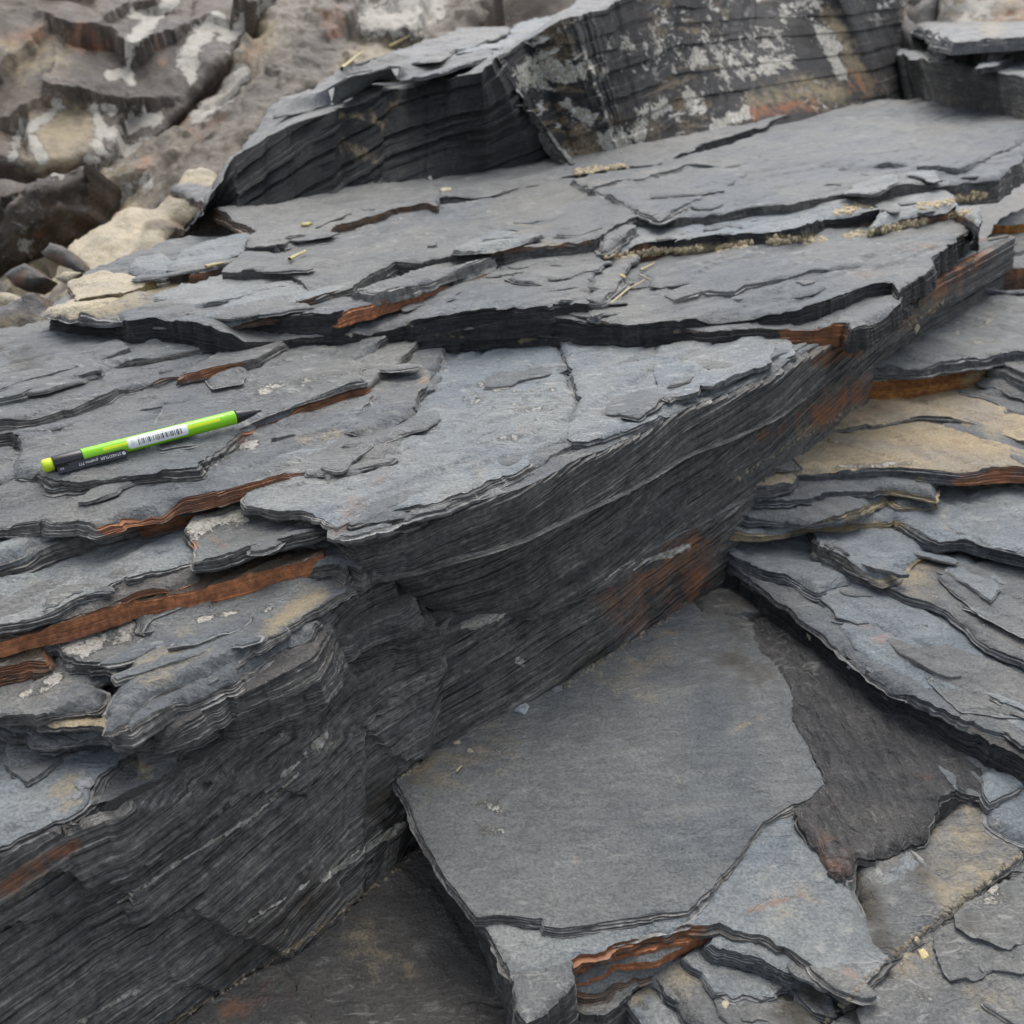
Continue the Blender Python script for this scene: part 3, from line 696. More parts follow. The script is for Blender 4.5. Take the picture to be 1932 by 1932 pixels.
slab(upp, '@.010 B 400 1800 560 1812 800 1792 1000 1772 1160 1752 1420 1765 1600 1775 1720 1760 C 0 1745 150 1732 330 1720 600 1692 830 1652 1100 1562 1205 1542 1245 1590 1400 1450 1655 1245 W 560 1250 W 0 1000', th=.022, top='grey', side='black', lam=.0016,
     st='r 14 .35 C 1150 1400 1500 1330;r 14 .35 C 1000 1500 1200 1480', sst='w 5 .7 B 1570 1770 1640 1775;t 4 .7 B 1440 1780 1500 1780;w 8 .4 C 200 1690 280 1720')
slab(upp, '@.0125 C 0 1640 150 1600 330 1610 390 1580 690 1525 900 1480 1200 1410 1500 1300 1640 1250 W 500 1200 B 1700 1500', th=.006, top='grey', side='bluek', name='flake', rough=.7)
slab(upp, '@-.001 B 560 1838 700 1850 1000 1835 1400 1820 1930 1810 C 200 1820 620 1790 950 1780 980 1820 1240 1680 1280 1590 W 500 1150 W -50 950', th=.02, top='mid', side='black', lam=.0016, sst='t 4 .8 B 840 1885 1100 1870;t 4 .8 B 1240 1900 1900 1830;t 4 .7 C 0 1840 500 1800;w 4 .6 B 1160 1880;r 20 2.2 C 650 1850 880 1850')
slab(upp, '@.002 B 1040 1752 1100 1745 1190 1745 1100 1785 1050 1780', th=.003, top='warm', side='grey', name='flake')

# ------------------------------------------------------------------ pencil ledges (left mass) and the dark striated wall
mid = thing('slate_ledges', 'stepped grey slate ledges with rust seams that carry the green pencil, left of centre', 'rock', (-.1, .6, -.1))
# long wall: lower part
slab(mid, '@-.112 W 560 1100 W 330 866 W 206 733 W 126 661 E 1400 1340 1000 1475 720 1600 560 1645 W -60 600 W 100 900', th=.14,
     feet='@-.187 W 560 1090 W 335 862 W 208 738 F 0 1530 E 1560 1720 1240 1930 H 520 440 330 590 @-.112 W -60 600 W 100 900',
     name='wall', top='warm', side='dark', lam=.0019, step=.9, rough=.3, fine=1.05, wall=True, dip=.17,
     st='t 18 .6 G 700 450 780 520;w 16 .5 G 600 600 720 580;w 16 .7 E 0 1850 300 1760 500 1680;w 8 .9 E 720 1600 1000 1480 1400 1345 1930 1150',
     sst='r 80 .6 E 1900 1250 1750 1380 1640 1480;r 30 .5 E 1450 1430 1420 1460;r 60 .7 F 100 1200 60 1400;w 7 1. E 740 1605 1000 1485 1400 1350 1930 1160;r 26 .75 C 1200 1700 1500 1500 1650 1400;w 4 .8 G 660 1260 1050 1000 1400 790 1640 560;w 8 .7 G 1560 560 1640 500 1800 340;w 7 1. H 0 1080 200 940 370 830;w 8 .7 G 1780 1140 1930 1030;w 4 .6 G 1380 1370 1600 1220 1750 1130;w 5 .7 G 450 1920 560 1850 760 1750;r 26 .8 G 0 1180 150 1090 220 1060;r 16 .8 G 280 1020 420 940;t 4 .8 E 1240 1925 1500 1760 1700 1630 1930 1490;t 4 .7 H 330 585 520 440;t 4 .6 H 0 1325 480 965;t 5 .7 G 940 1925 1560 1550 1930 1285;d 40 .5 E 1500 1700 1300 1850;d 60 .6 H 250 700 400 900;d 60 .6 G 1700 1250;w 6 .7 E 990 1790 1030 1800',
     )
slab(mid, '@-.108 E 590 1635 400 1700 100 1800 @-.100 G 1700 110 1250 340 @-.094 900 530 600 690 330 772 0 925 -120 980 -700 1290 W -520 600 W -200 900 W -20 640', th=.16,
     feet='@-.245 H 310 1100 H 240 1150 0 1335 G 1700 1460 1560 1550 1250 1740 940 1930 700 2080 400 2260 200 2400 -500 2850 @-.094 W -520 600 W -200 900 @-.108 W -20 640',
     name='wall', top='warm', side='slope', lam=.0017, step=.8, rough=.4, fine=1.1, wall=True, dip=.17,
     st='t 18 .6 G 700 450 780 520;w 16 .5 G 600 600 720 580;w 16 .7 E 0 1850 300 1760 500 1680',
     sst='w 4 .8 G 660 1260 1050 1000 1400 790 1640 560;w 8 .7 G 1560 560 1640 500 1800 340;w 7 1. H 0 1080 200 940 370 830;w 8 .7 G 1780 1140 1930 1030;w 4 .6 G 1380 1370 1600 1220 1750 1130;w 5 .7 G 450 1920 560 1850 760 1750;r 26 .8 G 0 1180 150 1090 220 1060;r 16 .8 G 280 1020 420 940;t 4 .6 H 0 1325 480 965;t 5 .7 G 940 1925 1560 1550 1930 1285;d 60 .6 H 250 700 400 900;d 90 .5 G 1700 1250 1300 1600',
     plates=[('G -80 1250 0 1230 250 1030 380 1060 480 1110 640 1080 900 900 1300 620 1540 580 1640 640 1800 300 1000 300 -80 900', .006),
             ('G -80 1500 0 1400 400 1285 620 1172 720 1190 690 1400 920 1300 1050 1272 1140 1345 1210 1405 1380 1450 1540 1545 2000 1200 2000 300 -80 900', .006),
             ('H 130 270 220 360 330 470 480 470 540 420 E 1240 1940 F 400 1600 F 500 700 E 700 1700', .005),
             ('G 930 1640 1000 1700 1220 1740 1500 1600 1930 1300 1700 1000 1200 1500', .003)])
# long wall: upper striated part
slab(mid, '@-.05 W 560 1120 W 330 878 W 207 740 W 124 672 W 60 610 W 5 564 W -40 540 E 240 1285 60 1240 W -140 640 W 100 900', th=.072,
     feet='@-.113 W 560 1115 W 330 872 W 205 735 W 122 664 W 60 606 W 10 572 E 800 1530 E 560 1548 E 420 1450 W -100 640 @-.05 W 100 900', name='wall', top='dark', side='dark', wall=True, dip=.17, lam=.0016, step=.7, rough=.3, fine=1.1, sst='w 4 .5 E 1300 960 1700 830;r 26 .5 F 500 560 700 450 900 300;r 36 .75 F 800 430 1000 300;t 14 .6 F 700 520 1000 380')
slab(mid, '@-.0165 W 560 1125 W 330 880 W 207 741 W 124 672 W 60 609 W 5 561 W -60 526 W -92 513 W -130 560 W 100 900', th=.034, name='wall', top='mid', side='dark', wall=True, dip=.17, lam=.0015, step=.7, rough=.3, fine=1.1, sst='t 8 .6 E 250 940 700 860;r 4 .6 E 1200 720 1280 690;r 40 .75 C 1200 1720 1500 1520 1650 1400;t 30 .5 C 1250 1750 1500 1600;r 20 .7 F 800 120 1000 60')
# main bright slab
slab(mid, '@-.012 D 1345 880 1385 925 1550 955 1700 968 1815 1012 E 0 1022 90 986 250 952 400 938 560 892 690 852 820 792 960 747 1050 692 1110 647 1200 607 1290 577 1308 540 1300 450 1325 350 1290 200 1200 30 B 1100 1700 B 300 1850 D 1860 400 D 1500 700', th=.006, top='blue', side='grey', lam=.0012, inset=.002, fine=1.25, dg=.002,
     st='r 14 .55 E 60 950 120 930;r 12 .5 E 200 820 280 740;t 8 .5 E 760 660 780 780;r 6 .5 E 1000 510 1070 500;r 8 .4 E 320 590;t 8 .4 E 520 160 430 380;w 60 .22 E 700 400 1100 350 600 550', sst='r 5 .7 E 20 1020 90 990;r 4 .6 E 720 830')
slab(mid, '@-.0155 D 1860 1012 E -10 1085 40 1112 100 1105 270 1060 350 1010 560 960 800 850 1000 770 1180 660 1290 600 1400 590 1300 400 400 700', th=.004, top='mid', side='grey', lam=.0012, fine=1.25, st='r 10 .8 E 0 1060 20 1030', name='flake')
slab(mid, '@-.019 E 200 1070 280 1045 420 1000 700 900 960 800 1000 760 600 850 300 980', th=.005, top='mid', side='grey', lam=.0012, fine=1.25, name='flake')
slab(mid, '@-.011 E 1285 530 1310 563 1350 566 1500 522 1640 472 1830 377 1930 327 F 60 322 130 310 143 268 230 273 300 233 420 186 562 145 547 112 600 99 670 85 640 0 W 300 1000 W 60 950 E 1215 0 1290 190 1325 340 1300 450', th=.007, top='blue', side='bluek', lam=.0014, inset=.002, fine=1.25, dg=.002, st='r 12 .45 E 1780 220;r 8 .4 E 1380 440 1540 370;t 14 .35 E 1770 60 1750 200;w 50 .2 E 1500 300 1700 250')
slab(mid, '@-.0095 E 1800 0 1756 130 1746 210 1832 325 1930 312 F 60 312 120 296 140 262 235 262 300 222 420 176 540 138 540 105 W 250 900 W 150 900', th=.003, top='blue', side='grey', name='flake', rough=.6)
slab(mid, '@-.0105 E 1490 180 1640 120 1670 140 1560 170', th=.002, top='mid', side='dark', name='flake', rough=.4)
# slab left of the curved ridge
slab(mid, '@-.008 D -120 1010 60 1010 220 985 300 1005 540 1028 800 960 1060 887 1350 812 1620 737 1790 692 1818 702 1790 795 1812 815 E 0 793 200 693 330 602 385 527 430 380 520 200 565 90 640 10 B 600 1750 B 0 1800 D 300 300 D -120 600', th=.009, top='grey', side='grey', lam=.0012, fine=1.2,
     st='w 9 .65 D 1180 680 1300 620 1400 590;t 10 .5 D 1650 560 1850 540;w 6 .4 D 1500 500 1700 480;w 8 .5 D 1500 520;r 8 .45 E 300 580 320 370;r 7 .45 E 480 240;t 8 .4 E 500 200 380 500', sst='r 22 2. D 600 1030 1060 905 1600 760')
slab(mid, '@-.0055 D 2035 538 E 180 535 368 440 400 330 250 300 D 1900 500', th=.003, top='grey', side='grey', name='flake', rough=.7)
slab(mid, '@-.0065 E -70 720 0 690 170 570 185 600 60 690 0 730', th=.003, top='mid', side='dark', name='flake')
slab(mid, '@-.005 D 1500 560 1700 495 1830 480 E 0 460 150 410 E 200 300 D 1900 350', th=.0035, top='grey', side='dark', name='flake', rough=.8, st='w 6 .4 D 1560 500')
slab(mid, '@-.005 D -120 830 0 810 110 790 300 800 440 795 560 800 800 760 1080 735 1100 640 700 600 -120 650', th=.006, top='grey', side='dark', fine=1.2, lam=.0013)
# pencil slab
slab(mid, '@0 D 72 735 220 745 300 770 440 780 560 765 800 745 1085 722 1130 650 1270 532 1335 478 1450 406 1650 348 1930 264 E 150 257 166 238 105 160 85 110 B 500 1750 D 1500 -120 D -120 150 D -120 545 78 538 105 582 66 690', th=.011, top='grey', side='dark', fine=1.2, lam=.0014, inset=.0015,
     st='w 8 .4 D 1350 300 1600 250;t 14 .3 D 300 300 500 330', sst='r 30 2. D 1400 460 1650 370 1930 290 E 150 265')
slab(mid, '@.0018 D 832 520 905 388 963 297 990 213 1290 124 1560 15 1880 50 E 100 120 150 235 D 1930 252 1650 330 1480 375 1300 450 1100 560 900 600', th=.004, top='grey', side='dark', name='flake', rough=.7, st='w 9 .4 D 1350 300 1600 260 1850 230;t 9 .5 D 985 240')
slab(mid, '@.0035 D 1180 262 1320 228 1365 170 1340 140 1100 180', th=.003, top='grey', side='dark', name='flake', rough=.5)
slab(mid, '@.006 D 172 450 400 392 520 330 640 264 740 242 965 196 990 172 1130 112 1290 20 D 900 -100 D 0 0 D -120 250 D -120 480 ', th=.008, top='grey', side='grey', lam=.0014, sst='r 14 1. D 720 245 965 195')
slab(mid, '@.0105 D -120 352 0 350 125 325 170 296 430 226 530 205 620 140 900 90 1270 20 D 900 -150 D -120 -50', th=.008, top='grey', side='grey', lam=.0014, sst='r 12 .9 D 170 290 440 220')
slab(mid, '@.0135 D -120 300 0 285 150 230 300 180 520 120 700 60 560 -100 -120 0', th=.006, top='mid', side='dark', lam=.0014, name='flake', st='d 40 .6 D 100 100')
slab(mid, '@.008 D 975 214 1290 130 1400 102 1560 22 1720 -60 1400 -90 1285 10 1130 112', th=.008, top='grey', side='dark', lam=.0014, sst='r 20 1.3 D 985 212 1290 135')
slab(mid, '@-.004 E 165 241 240 190 330 142 420 72 535 -10 B 400 1780 D 1900 60 E 80 115 110 170', th=.008, top='warm', side='dark', lam=.0014)
# lower steps on the left
slab(mid, '@-.0185 D -120 1215 0 1187 110 1150 250 1108 500 1042 700 1000 850 960 1060 920 1350 850 D 1300 700 -120 850', th=.006, top='blue', side='grey', lam=.0012, fine=1.2, sst='r 20 .8 D 560 1030 900 960')
slab(mid, '@-.022 D -120 1262 0 1240 300 1150 550 1090 700 1060 900 1010 1060 960 1350 880 1400 800 -120 900', th=.01, top='mid', side='dark', lam=.0012, fine=1.2, sst='r 26 .95 D 800 1050 1100 960 1350 880')
slab(mid, '@-.022 D 1075 1222 1200 1207 1390 1142 1700 1077 1845 1040 E 0 1010 D 1700 940 1340 880 1100 985 1035 1060 1085 1120', th=.008, top='grey', side='dark', lam=.0013, fine=1.2, st='w 20 .7 D 1080 1020 1250 1000 1330 990;w 14 .6 D 1400 960 1700 990;r 6 .5 D 1120 1080 1240 1150;r 10 .7 D 1060 1120;r 6 .6 D 1360 1120', sst='r 8 .8 D 1070 1150')
slab(mid, '@-.030 D -120 1570 0 1547 130 1534 270 1494 430 1434 590 1384 680 1324 705 1337 900 1277 1075 1224 1300 1160 1840 1052 E 40 1105 D 1900 900 D -120 1050', th=.008, top='blue', side='grey', lam=.0012, fine=1.2, st='r 10 .5 D 130 1470 220 1360;t 10 .5 D 180 1350 240 1400;r 6 .4 D 1000 1050', sst='')
slab(mid, '@-.0335 D -120 1600 60 1570 300 1500 500 1440 700 1365 1000 1300 1300 1210 1700 1120 1850 1080 E 40 1120 D 1900 900 D -120 1050', th=.006, top='grey', side='grey', lam=.0011, fine=1.2)
slab(mid, '@-.0365 D -120 1660 80 1612 400 1542 700 1454 1000 1394 1300 1324 1690 1240 1790 1218 1780 1000 -120 1200', th=.013, top='brown', side='rust', lam=.004, step=.25, rough=.5, fine=1.2, feather=0)
slab(mid, '@-.0355 D -120 1625 100 1590 400 1525 700 1432 1000 1370 1100 1330 1000 1200 -120 1300', th=.0025, top='dark', side='brown', lam=.001, fine=1.2, sst='r 30 .9 D 100 1600 700 1440 1000 1380', name='flake')
slab(mid, '@-.0362 D 1700 1236 1860 1236 1905 1300 E 60 1245 130 1280 D 1900 1000 1650 1050', th=.015, top='mid', side='dark', lam=.0013, fine=1.2)
slab(mid, '@-.046 D 1950 1368 1700 1517 1480 1647 1290 1752 G 1090 2 860 92 740 162 680 242 570 274 600 190 640 70 D 690 1860 692 1790 722 1746 850 1592 770 1560 D 760 1380 D 1500 1150 E 60 1150 E 215 1298 E 120 1335', th=.007, top='mid', side='grey', lam=.0011, fine=1.3, inset=.002, dg=.002,
     st='t 14 .8 D 1480 1620 1620 1510 1760 1430;t 30 .55 D 850 1830 1050 1740;w 7 .5 D 1440 1510 1520 1480;t 8 .6 E 30 1350 130 1320;w 6 .4 D 1100 1560 1300 1520')
slab(mid, '@-.0445 D 800 1605 900 1575 1000 1545 1140 1482 1120 1420 850 1540', th=.003, top='mid', side='dark', name='flake')
slab(mid, '@-.053 E 232 1322 130 1372 0 1432 D 1860 1440 1700 1600 1480 1730 G 1290 40 1000 150 850 230 720 300 640 305 600 290 700 160 D 1500 1500 E 60 1200 180 1200', th=.008, top='mid', side='grey', lam=.0011, fine=1.25, step=1.3)
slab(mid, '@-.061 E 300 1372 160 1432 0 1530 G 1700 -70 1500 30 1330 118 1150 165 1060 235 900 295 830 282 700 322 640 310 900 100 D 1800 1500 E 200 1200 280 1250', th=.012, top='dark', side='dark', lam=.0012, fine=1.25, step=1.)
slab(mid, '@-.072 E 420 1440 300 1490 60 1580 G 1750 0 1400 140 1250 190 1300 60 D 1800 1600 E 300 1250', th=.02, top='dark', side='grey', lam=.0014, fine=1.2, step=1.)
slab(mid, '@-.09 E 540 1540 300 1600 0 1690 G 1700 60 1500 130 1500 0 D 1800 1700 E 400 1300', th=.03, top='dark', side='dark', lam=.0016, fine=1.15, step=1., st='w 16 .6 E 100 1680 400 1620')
slab(mid, '@-.052 D 232 1705 290 1692 330 1700 385 1747 520 1762 690 1768 720 1745 900 1650 D 900 1450 D 200 1550', th=.006, top='warm', side='dark', lam=.0012, fine=1.3, st='w 22 .5 D 420 1720 560 1660 700 1600', rough=.8)
slab(mid, '@-.0565 D 150 1720 232 1745 320 1790 400 1805 540 1800 690 1815 760 1760 D 760 1550 D 100 1600', th=.005, top='mid', side='dark', lam=.0012, fine=1.3)
slab(mid, '@-.048 D -120 1800 -20 1765 60 1752 160 1740 235 1742 200 1680 -120 1690', th=.02, top='brown', side='brown', lam=.0016, fine=1.2, sst='r 40 1. D 0 1830 200 1760')
slab(mid, '@-.061 G -120 222 0 217 90 207 200 240 280 202 400 166 500 152 524 156 575 62 D 560 1920 500 1890 640 1830 690 1840 D 760 1650 D -120 1650', th=.006, top='grey', side='dark', lam=.0012, fine=1.3, dg=.002, rough=.8, st='w 8 .6 G 130 110 220 90 330 10;r 18 .35 G 350 60;t 22 .35 G 450 60')
slab(mid, '@-.066 G 160 235 205 262 300 268 420 255 560 272 612 290 620 190 600 60 G 400 -100 G 100 0', th=.006, top='tan', side='dark', lam=.0013, fine=1.2)
slab(mid, '@-.073 G -120 250 150 282 180 340 240 350 420 320 560 300 640 312 720 322 G 700 50 G -120 0', th=.008, top='mid', side='bluek', lam=.0013, fine=1.2)
slab(mid, '@-.081 G -120 290 100 300 195 345 232 392 290 390 400 352 560 320 680 330 G 700 50 G -120 0', th=.03, top='mid', side='bluek', lam=.0014, fine=1.2)
# slope surfaces below
slab(mid, '@-.089 G -120 985 0 930 180 842 330 765 440 700 500 620 560 530 640 470 740 372 640 300 G -120 300', th=.012, top='blue', side='grey', lam=.0013, fine=1.2, st='t 16 .6 G 330 640 380 600;r 10 .6 G 10 430;t 8 .6 G 340 740 420 700')
slab(mid, '@-.086 G 40 480 150 578 240 510 380 400 400 350 G 100 250 G 20 380', th=.006, top='grey', side='dark', lam=.0012, fine=1.3, name='flake', rough=.7)
slab(mid, '@-.0925 G 780 540 860 550 985 400 1200 300 1100 280 740 380', th=.006, top='warm', side='grey', lam=.0012, fine=1.2, name='flake', st='t 12 .8 G 740 480 770 530')

GANG[0], GAMP[0] = -56, .9
# ------------------------------------------------------------------ ledges at the right, beyond the crack
rgt = thing('tan_slate_ledges', 'tan and blue grey slate ledges at the right edge, beyond the rusty crack', 'rock', (.4, .75, -.18))
slab(rgt, '@-.030 C 1830 1160 1880 1148 2150 1130 W 900 1250 W 600 1250', th=.03, top='mid', side='orange', lam=.002)
slab(rgt, '@-.043 C 1680 1330 1760 1275 1830 1240 2150 1215 W 900 1250 W 560 1150', th=.01, top='warm', side='dark', lam=.002)
slab(rgt, '@-.0475 C 1678 1345 1800 1350 2150 1345 W 900 1200 W 560 1120', th=.03, top='warm', side='brown', lam=.003, sst='r 60 .8 C 1700 1450 1900 1420;d 14 .5 C 1750 1380')
slab(rgt, '@-.062 C 1590 1585 1700 1577 1930 1578 2150 1590 W 900 1100 W 520 1080', th=.012, top='mid', side='bluek', lam=.0018, sst='t 14 .6 C 1850 1620')
slab(rgt, '@-.070 F 1022 158 1080 151 1300 146 1600 116 1880 69 1950 72 2200 95 W 900 1000 C 1930 1600 C 1600 1600 C 1200 1900', th=.012, top='mid', side='bluek', lam=.0018, fine=1.15, st='t 20 .5 C 1250 1870 1400 1750;w 40 .3 C 1500 1800 1800 1700;t 40 .3 C 1700 1750')
slab(rgt, '@-.0815 F 1028 232 1100 226 1300 214 1500 186 1700 160 1850 112 1950 100 W 560 950 W 350 950', th=.03, top='tan', side='orange', lam=.0022, step=.6, rough=.5, fine=1.15, sst='w 5 .8 F 1240 215 1480 185;t 12 .8 F 1600 240 1800 140;d 16 .7 F 1060 200 1040 340')
for i, (zz, pts) in enumerate([(-.099, 'F 1560 285 1700 310 1800 345 1860 400 2000 440 W 560 850 W 470 860'), (-.095, 'F 1580 270 1750 290 1900 320 2050 350 W 600 860 W 500 880'), (-.090, 'F 1690 215 1800 240 1900 280 2050 320 W 600 870 W 520 900'), (-.085, 'F 1740 175 1830 205 1930 240 2050 280 W 600 900 W 540 920'), (-.08, 'F 1800 140 1900 180 1950 200 2050 230 W 640 920 W 560 950')]):
    slab(rgt, '@%g %s' % (zz, pts), th=.008, top='mid' if i % 2 else 'grey', side='bluek', lam=.0014, name='flake')
slab(rgt, '@-.101 F 740 520 860 482 1000 478 1200 446 1350 428 1550 437 1700 470 1850 530 1930 565 2150 640 W 700 800 W 500 950 W 330 900', th=.006, top='tan', side='dark', lam=.0013, fine=1.2, rough=.7, st='d 30 .25 F 1500 370;r 20 .4 F 1050 400 1200 380')
slab(rgt, '@-.103 F 1480 468 1700 530 1830 588 1900 655 1990 715 2150 720 W 600 760 F 1700 400', th=.005, top='grey', side='dark', lam=.0013, fine=1.2, name='flake', st='r 12 .6 F 1850 520 1930 560;t 24 .6 F 1780 490')
slab(rgt, '@-.105 F 350 797 520 792 640 776 700 722 900 719 1200 709 1340 713 1600 717 1930 709 2200 702 W 700 850 W 480 960 W 330 885 F 1035 365 850 472 640 592 480 690 360 772', th=.013, top='tan', side='bluek', lam=.0014, fine=1.2, rough=.5, dg=.002,
     st='d 40 .28 F 700 690 900 600;r 10 .45 F 1530 520 1600 620;d 50 .25 F 1600 600 1800 650;w 5 .6 F 900 715 1300 700', sst='r 40 .75 F 1600 830 1900 760;t 12 .7 F 1350 790 1440 870;t 8 .6 F 380 780 640 790')
slab(rgt, '@-.1035 F 440 708 560 722 700 715 640 650 500 680', th=.003, top='warm', side='dark', lam=.001, fine=1.2, name='flake', rough=.4)
slab(rgt, '@-.1165 F 340 862 420 868 600 872 800 858 1000 845 1190 832 1300 850 1450 880 F 1500 700 F 370 760', th=.007, top='mid', side='bluek', lam=.0013, fine=1.2, sst='t 20 .9 F 1200 850 1440 890;t 6 .6 F 360 880 540 850')
slab(rgt, '@-.123 F 310 935 420 955 600 962 750 980 900 972 1000 942 1100 880 1190 842 1250 890 1450 890 F 1400 780 F 350 800', th=.009, top='mid', side='bluek', lam=.0013, fine=1.2, st='t 10 .6 F 370 900', sst='t 26 1. F 1060 930 1200 890 1440 900;t 16 .6 F 740 990 1000 980')
slab(rgt, '@-.132 F 300 1040 420 1045 600 1030 740 1000 900 995 1080 975 1220 972 1350 1040 1470 1112 1510 1105 1600 1110 1750 1150 1930 1190 2150 1245 W 620 700 W 600 800 F 300 880', th=.011, top='blue', side='bluek', lam=.0014, fine=1.2, rough=.7,
     st='t 12 .5 F 1100 960 1040 1000;t 12 .4 F 1440 900 1500 1000', sst='t 26 1.1 F 740 1040 900 1020 1230 1000;t 20 .9 F 300 1110 500 1090 740 1060;r 8 .6 F 780 1030 1000 1020')
slab(rgt, '@-.129 F 1560 975 1600 1040 1690 1112 1930 1180 2150 1232 W 620 720 W 600 790 F 1450 882', th=.004, top='blue', side='dark', lam=.0012, fine=1.2, name='flake', rough=.5)
slab(rgt, '@-.141 F 770 1065 790 1150 900 1185 1000 1232 1150 1290 1280 1222 1420 1158 1472 1132 F 1450 1000 F 1200 900 F 700 940', th=.010, top='blue', side='dark', lam=.0013, fine=1.25, rough=.7, inset=.002, st='', sst='t 30 .9 F 1180 1290 1300 1230 1410 1160')
slab(rgt, '@-.1495 F 768 1190 850 1225 1000 1300 1060 1316 1200 1372 1300 1422 1500 1482 1620 1562 1750 1682 1930 1762 2150 1880 W 560 560 W 620 680 F 1500 1050 1100 1050 780 1100', th=.009, top='warm', side='bluek', lam=.0014, fine=1.2, rough=.8,
     st='t 26 .7 F 1200 1290 1350 1290;r 12 .6 F 1380 1200 1440 1260;r 8 .5 F 1280 1460 1290 1500;w 70 .22 F 1600 1650 1800 1700', sst='t 10 .6 F 1060 1330 1250 1400')
slab(rgt, '@-.1475 F 1470 1320 1560 1420 1700 1520 1930 1640 2150 1740 W 560 600 W 600 680 F 1690 1240 1650 1280', th=.003, top='mid', side='dark', lam=.0012, fine=1.2, name='flake', rough=.5, st='r 10 .5 F 1650 1220')
slab(rgt, '@-.1535 F 262 1125 350 1206 480 1262 640 1292 700 1322 790 1386 920 1352 1058 1327 F 1200 1250 1100 1050 770 1000 300 1060', th=.008, top='blue', side='bluek', lam=.0013, fine=1.2, inset=.002, sst='', st='t 16 .45 F 850 1270 950 1250;t 12 .3 F 620 1150')
slab(rgt, '@-.156 F 780 1396 900 1352 1050 1327 1250 1392 1330 1482 1450 1600 1540 1686 1390 1697 1240 1632 1100 1567 900 1532 886 1500', th=.007, top='blue', side='bluek', lam=.0012, fine=1.25, inset=.002)
slab(rgt, '@-.1585 F 480 1250 620 1330 700 1400 790 1460 890 1540 935 1600 1000 1690 1075 1762 1070 1805 1250 1900 1500 2010 I 1700 150 I 1930 310 I 2150 400 W 520 480 W 560 600 F 1700 1600 F 1300 1350 F 700 1250', th=.008, top='blue', side='bluek', lam=.0013, fine=1.2, rough=.8,
     st='r 14 .5 F 1000 1590 1150 1650;t 16 .4 F 1250 1730 1300 1800;w 60 .2 F 1500 1900')
slab(rgt, '@-.1568 F 1262 1742 1385 1800 1420 1885 1480 1950 1600 2040 W 480 460 F 1930 1850 F 1500 1700', th=.003, top='warm', side='dark', lam=.0012, fine=1.2, name='flake', rough=.6)
slab(rgt, '@-.1615 F 238 1140 330 1245 480 1370 620 1470 800 1612 930 1720 1000 1782 1200 1930 I 1280 95 1450 185 1600 250 1750 310 1930 360 2150 450 W 540 470 W 560 700 F 900 1100', th=.006, top='grey', side='bluek', lam=.0012, fine=1.2, step=.9)
slab(rgt, '@-.1675 F 230 1170 320 1280 480 1395 800 1640 1000 1810 1190 1950 I 1280 130 1450 215 1600 300 1750 400 1930 482 2150 580 W 540 450 W 560 700 F 900 1100', th=.03, top='dark', side='black', lam=.0016, fine=1.15, step=1.3, sst='')
slab(rgt, '@-.160 F 20 1062 150 1035 275 1010 330 870 200 925', feet='@-.182 F 195 1258 220 1262 242 1264 300 1080 190 1100', th=.05, name='block', top='mid', side='grey', lam=.002, step=.9, rough=.6, sst='r 10 .8 F 60 1060 200 960')
for zz, pts in [(-.122, 'F 240 835 300 812 345 790 370 800 330 850 F 300 870'), (-.138, 'F 170 935 230 885 310 860 330 870 F 300 930 220 960'), (-.113, 'F 310 762 360 745 440 690 480 660 500 690 360 775')]:
    slab(rgt, '@%g %s' % (zz, pts), th=.03, top='tan', side='brown', lam=.002, name='flake', rough=.4)

# ------------------------------------------------------------------ the large lower slab and the floor around it
GANG[0], GAMP[0] = 20, .3
low = thing('large_slate_slab', 'large flat grey slate slab at the lower middle with rust seams along its front', 'rock slab', (.05, .48, -.25))
slab(low, '@-.184 H 330 592 480 905 620 1135 770 1322 900 1312 1000 1320 1130 1342 1145 1378 1240 1388 1350 1372 I -60 1290 80 1292 230 1132 400 922 490 802 580 752 740 682 822 602 800 530 742 400 662 250 642 90 F 350 1450 F 150 1400 F 0 1500 E 1700 1610 1240 1910 H 520 425', th=.006, top='mid', side='grey', lam=.0012, fine=1.25, rough=.4, rnd=.6, feather=.25, dg=.0019, und=.7,
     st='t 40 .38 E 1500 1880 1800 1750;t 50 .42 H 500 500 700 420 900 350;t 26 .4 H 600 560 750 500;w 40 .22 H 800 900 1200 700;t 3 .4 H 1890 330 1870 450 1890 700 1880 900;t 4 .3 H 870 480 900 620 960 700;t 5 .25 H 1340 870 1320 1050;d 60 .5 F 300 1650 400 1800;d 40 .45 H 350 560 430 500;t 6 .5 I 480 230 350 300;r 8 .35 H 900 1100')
slab(low, '@-.1885 H 780 1332 850 1440 925 1545 1000 1655 1110 1625 1300 1560 1500 1480 1700 1415 1930 1372 I 100 1362 250 1330 330 1385 500 1432 620 1492 820 1622 960 1745 1060 1660 1200 1550 1100 1400 1000 1150 I 1000 1000 800 700 I 300 700 H 1200 1100 H 900 1200 H 740 1290', th=.007, top='blue', side='dark', lam=.0012, fine=1.25, rough=.8, dg=.002,
     st='r 22 .6 I 850 650 880 760 950 1000;t 60 .35 I 500 900;r 5 .8 I 400 1310 700 1220;t 40 .4 I 700 1250;d 30 .5 I 1050 1250 1100 1500;r 16 .6 I 980 1640;t 30 .4 H 1800 1200', sst='r 30 1.1 H 1040 1650 1300 1580 1700 1430 1930 1390')
slab(low, '@-.187 H 1135 1350 1160 1440 1240 1458 1330 1415 1385 1420 1400 1460 1420 1475 H 1930 1330 I 100 1320 I 250 1100 H 1350 1300', th=.004, top='blue', side='dark', lam=.0011, fine=1.3, name='flake', rough=.7)
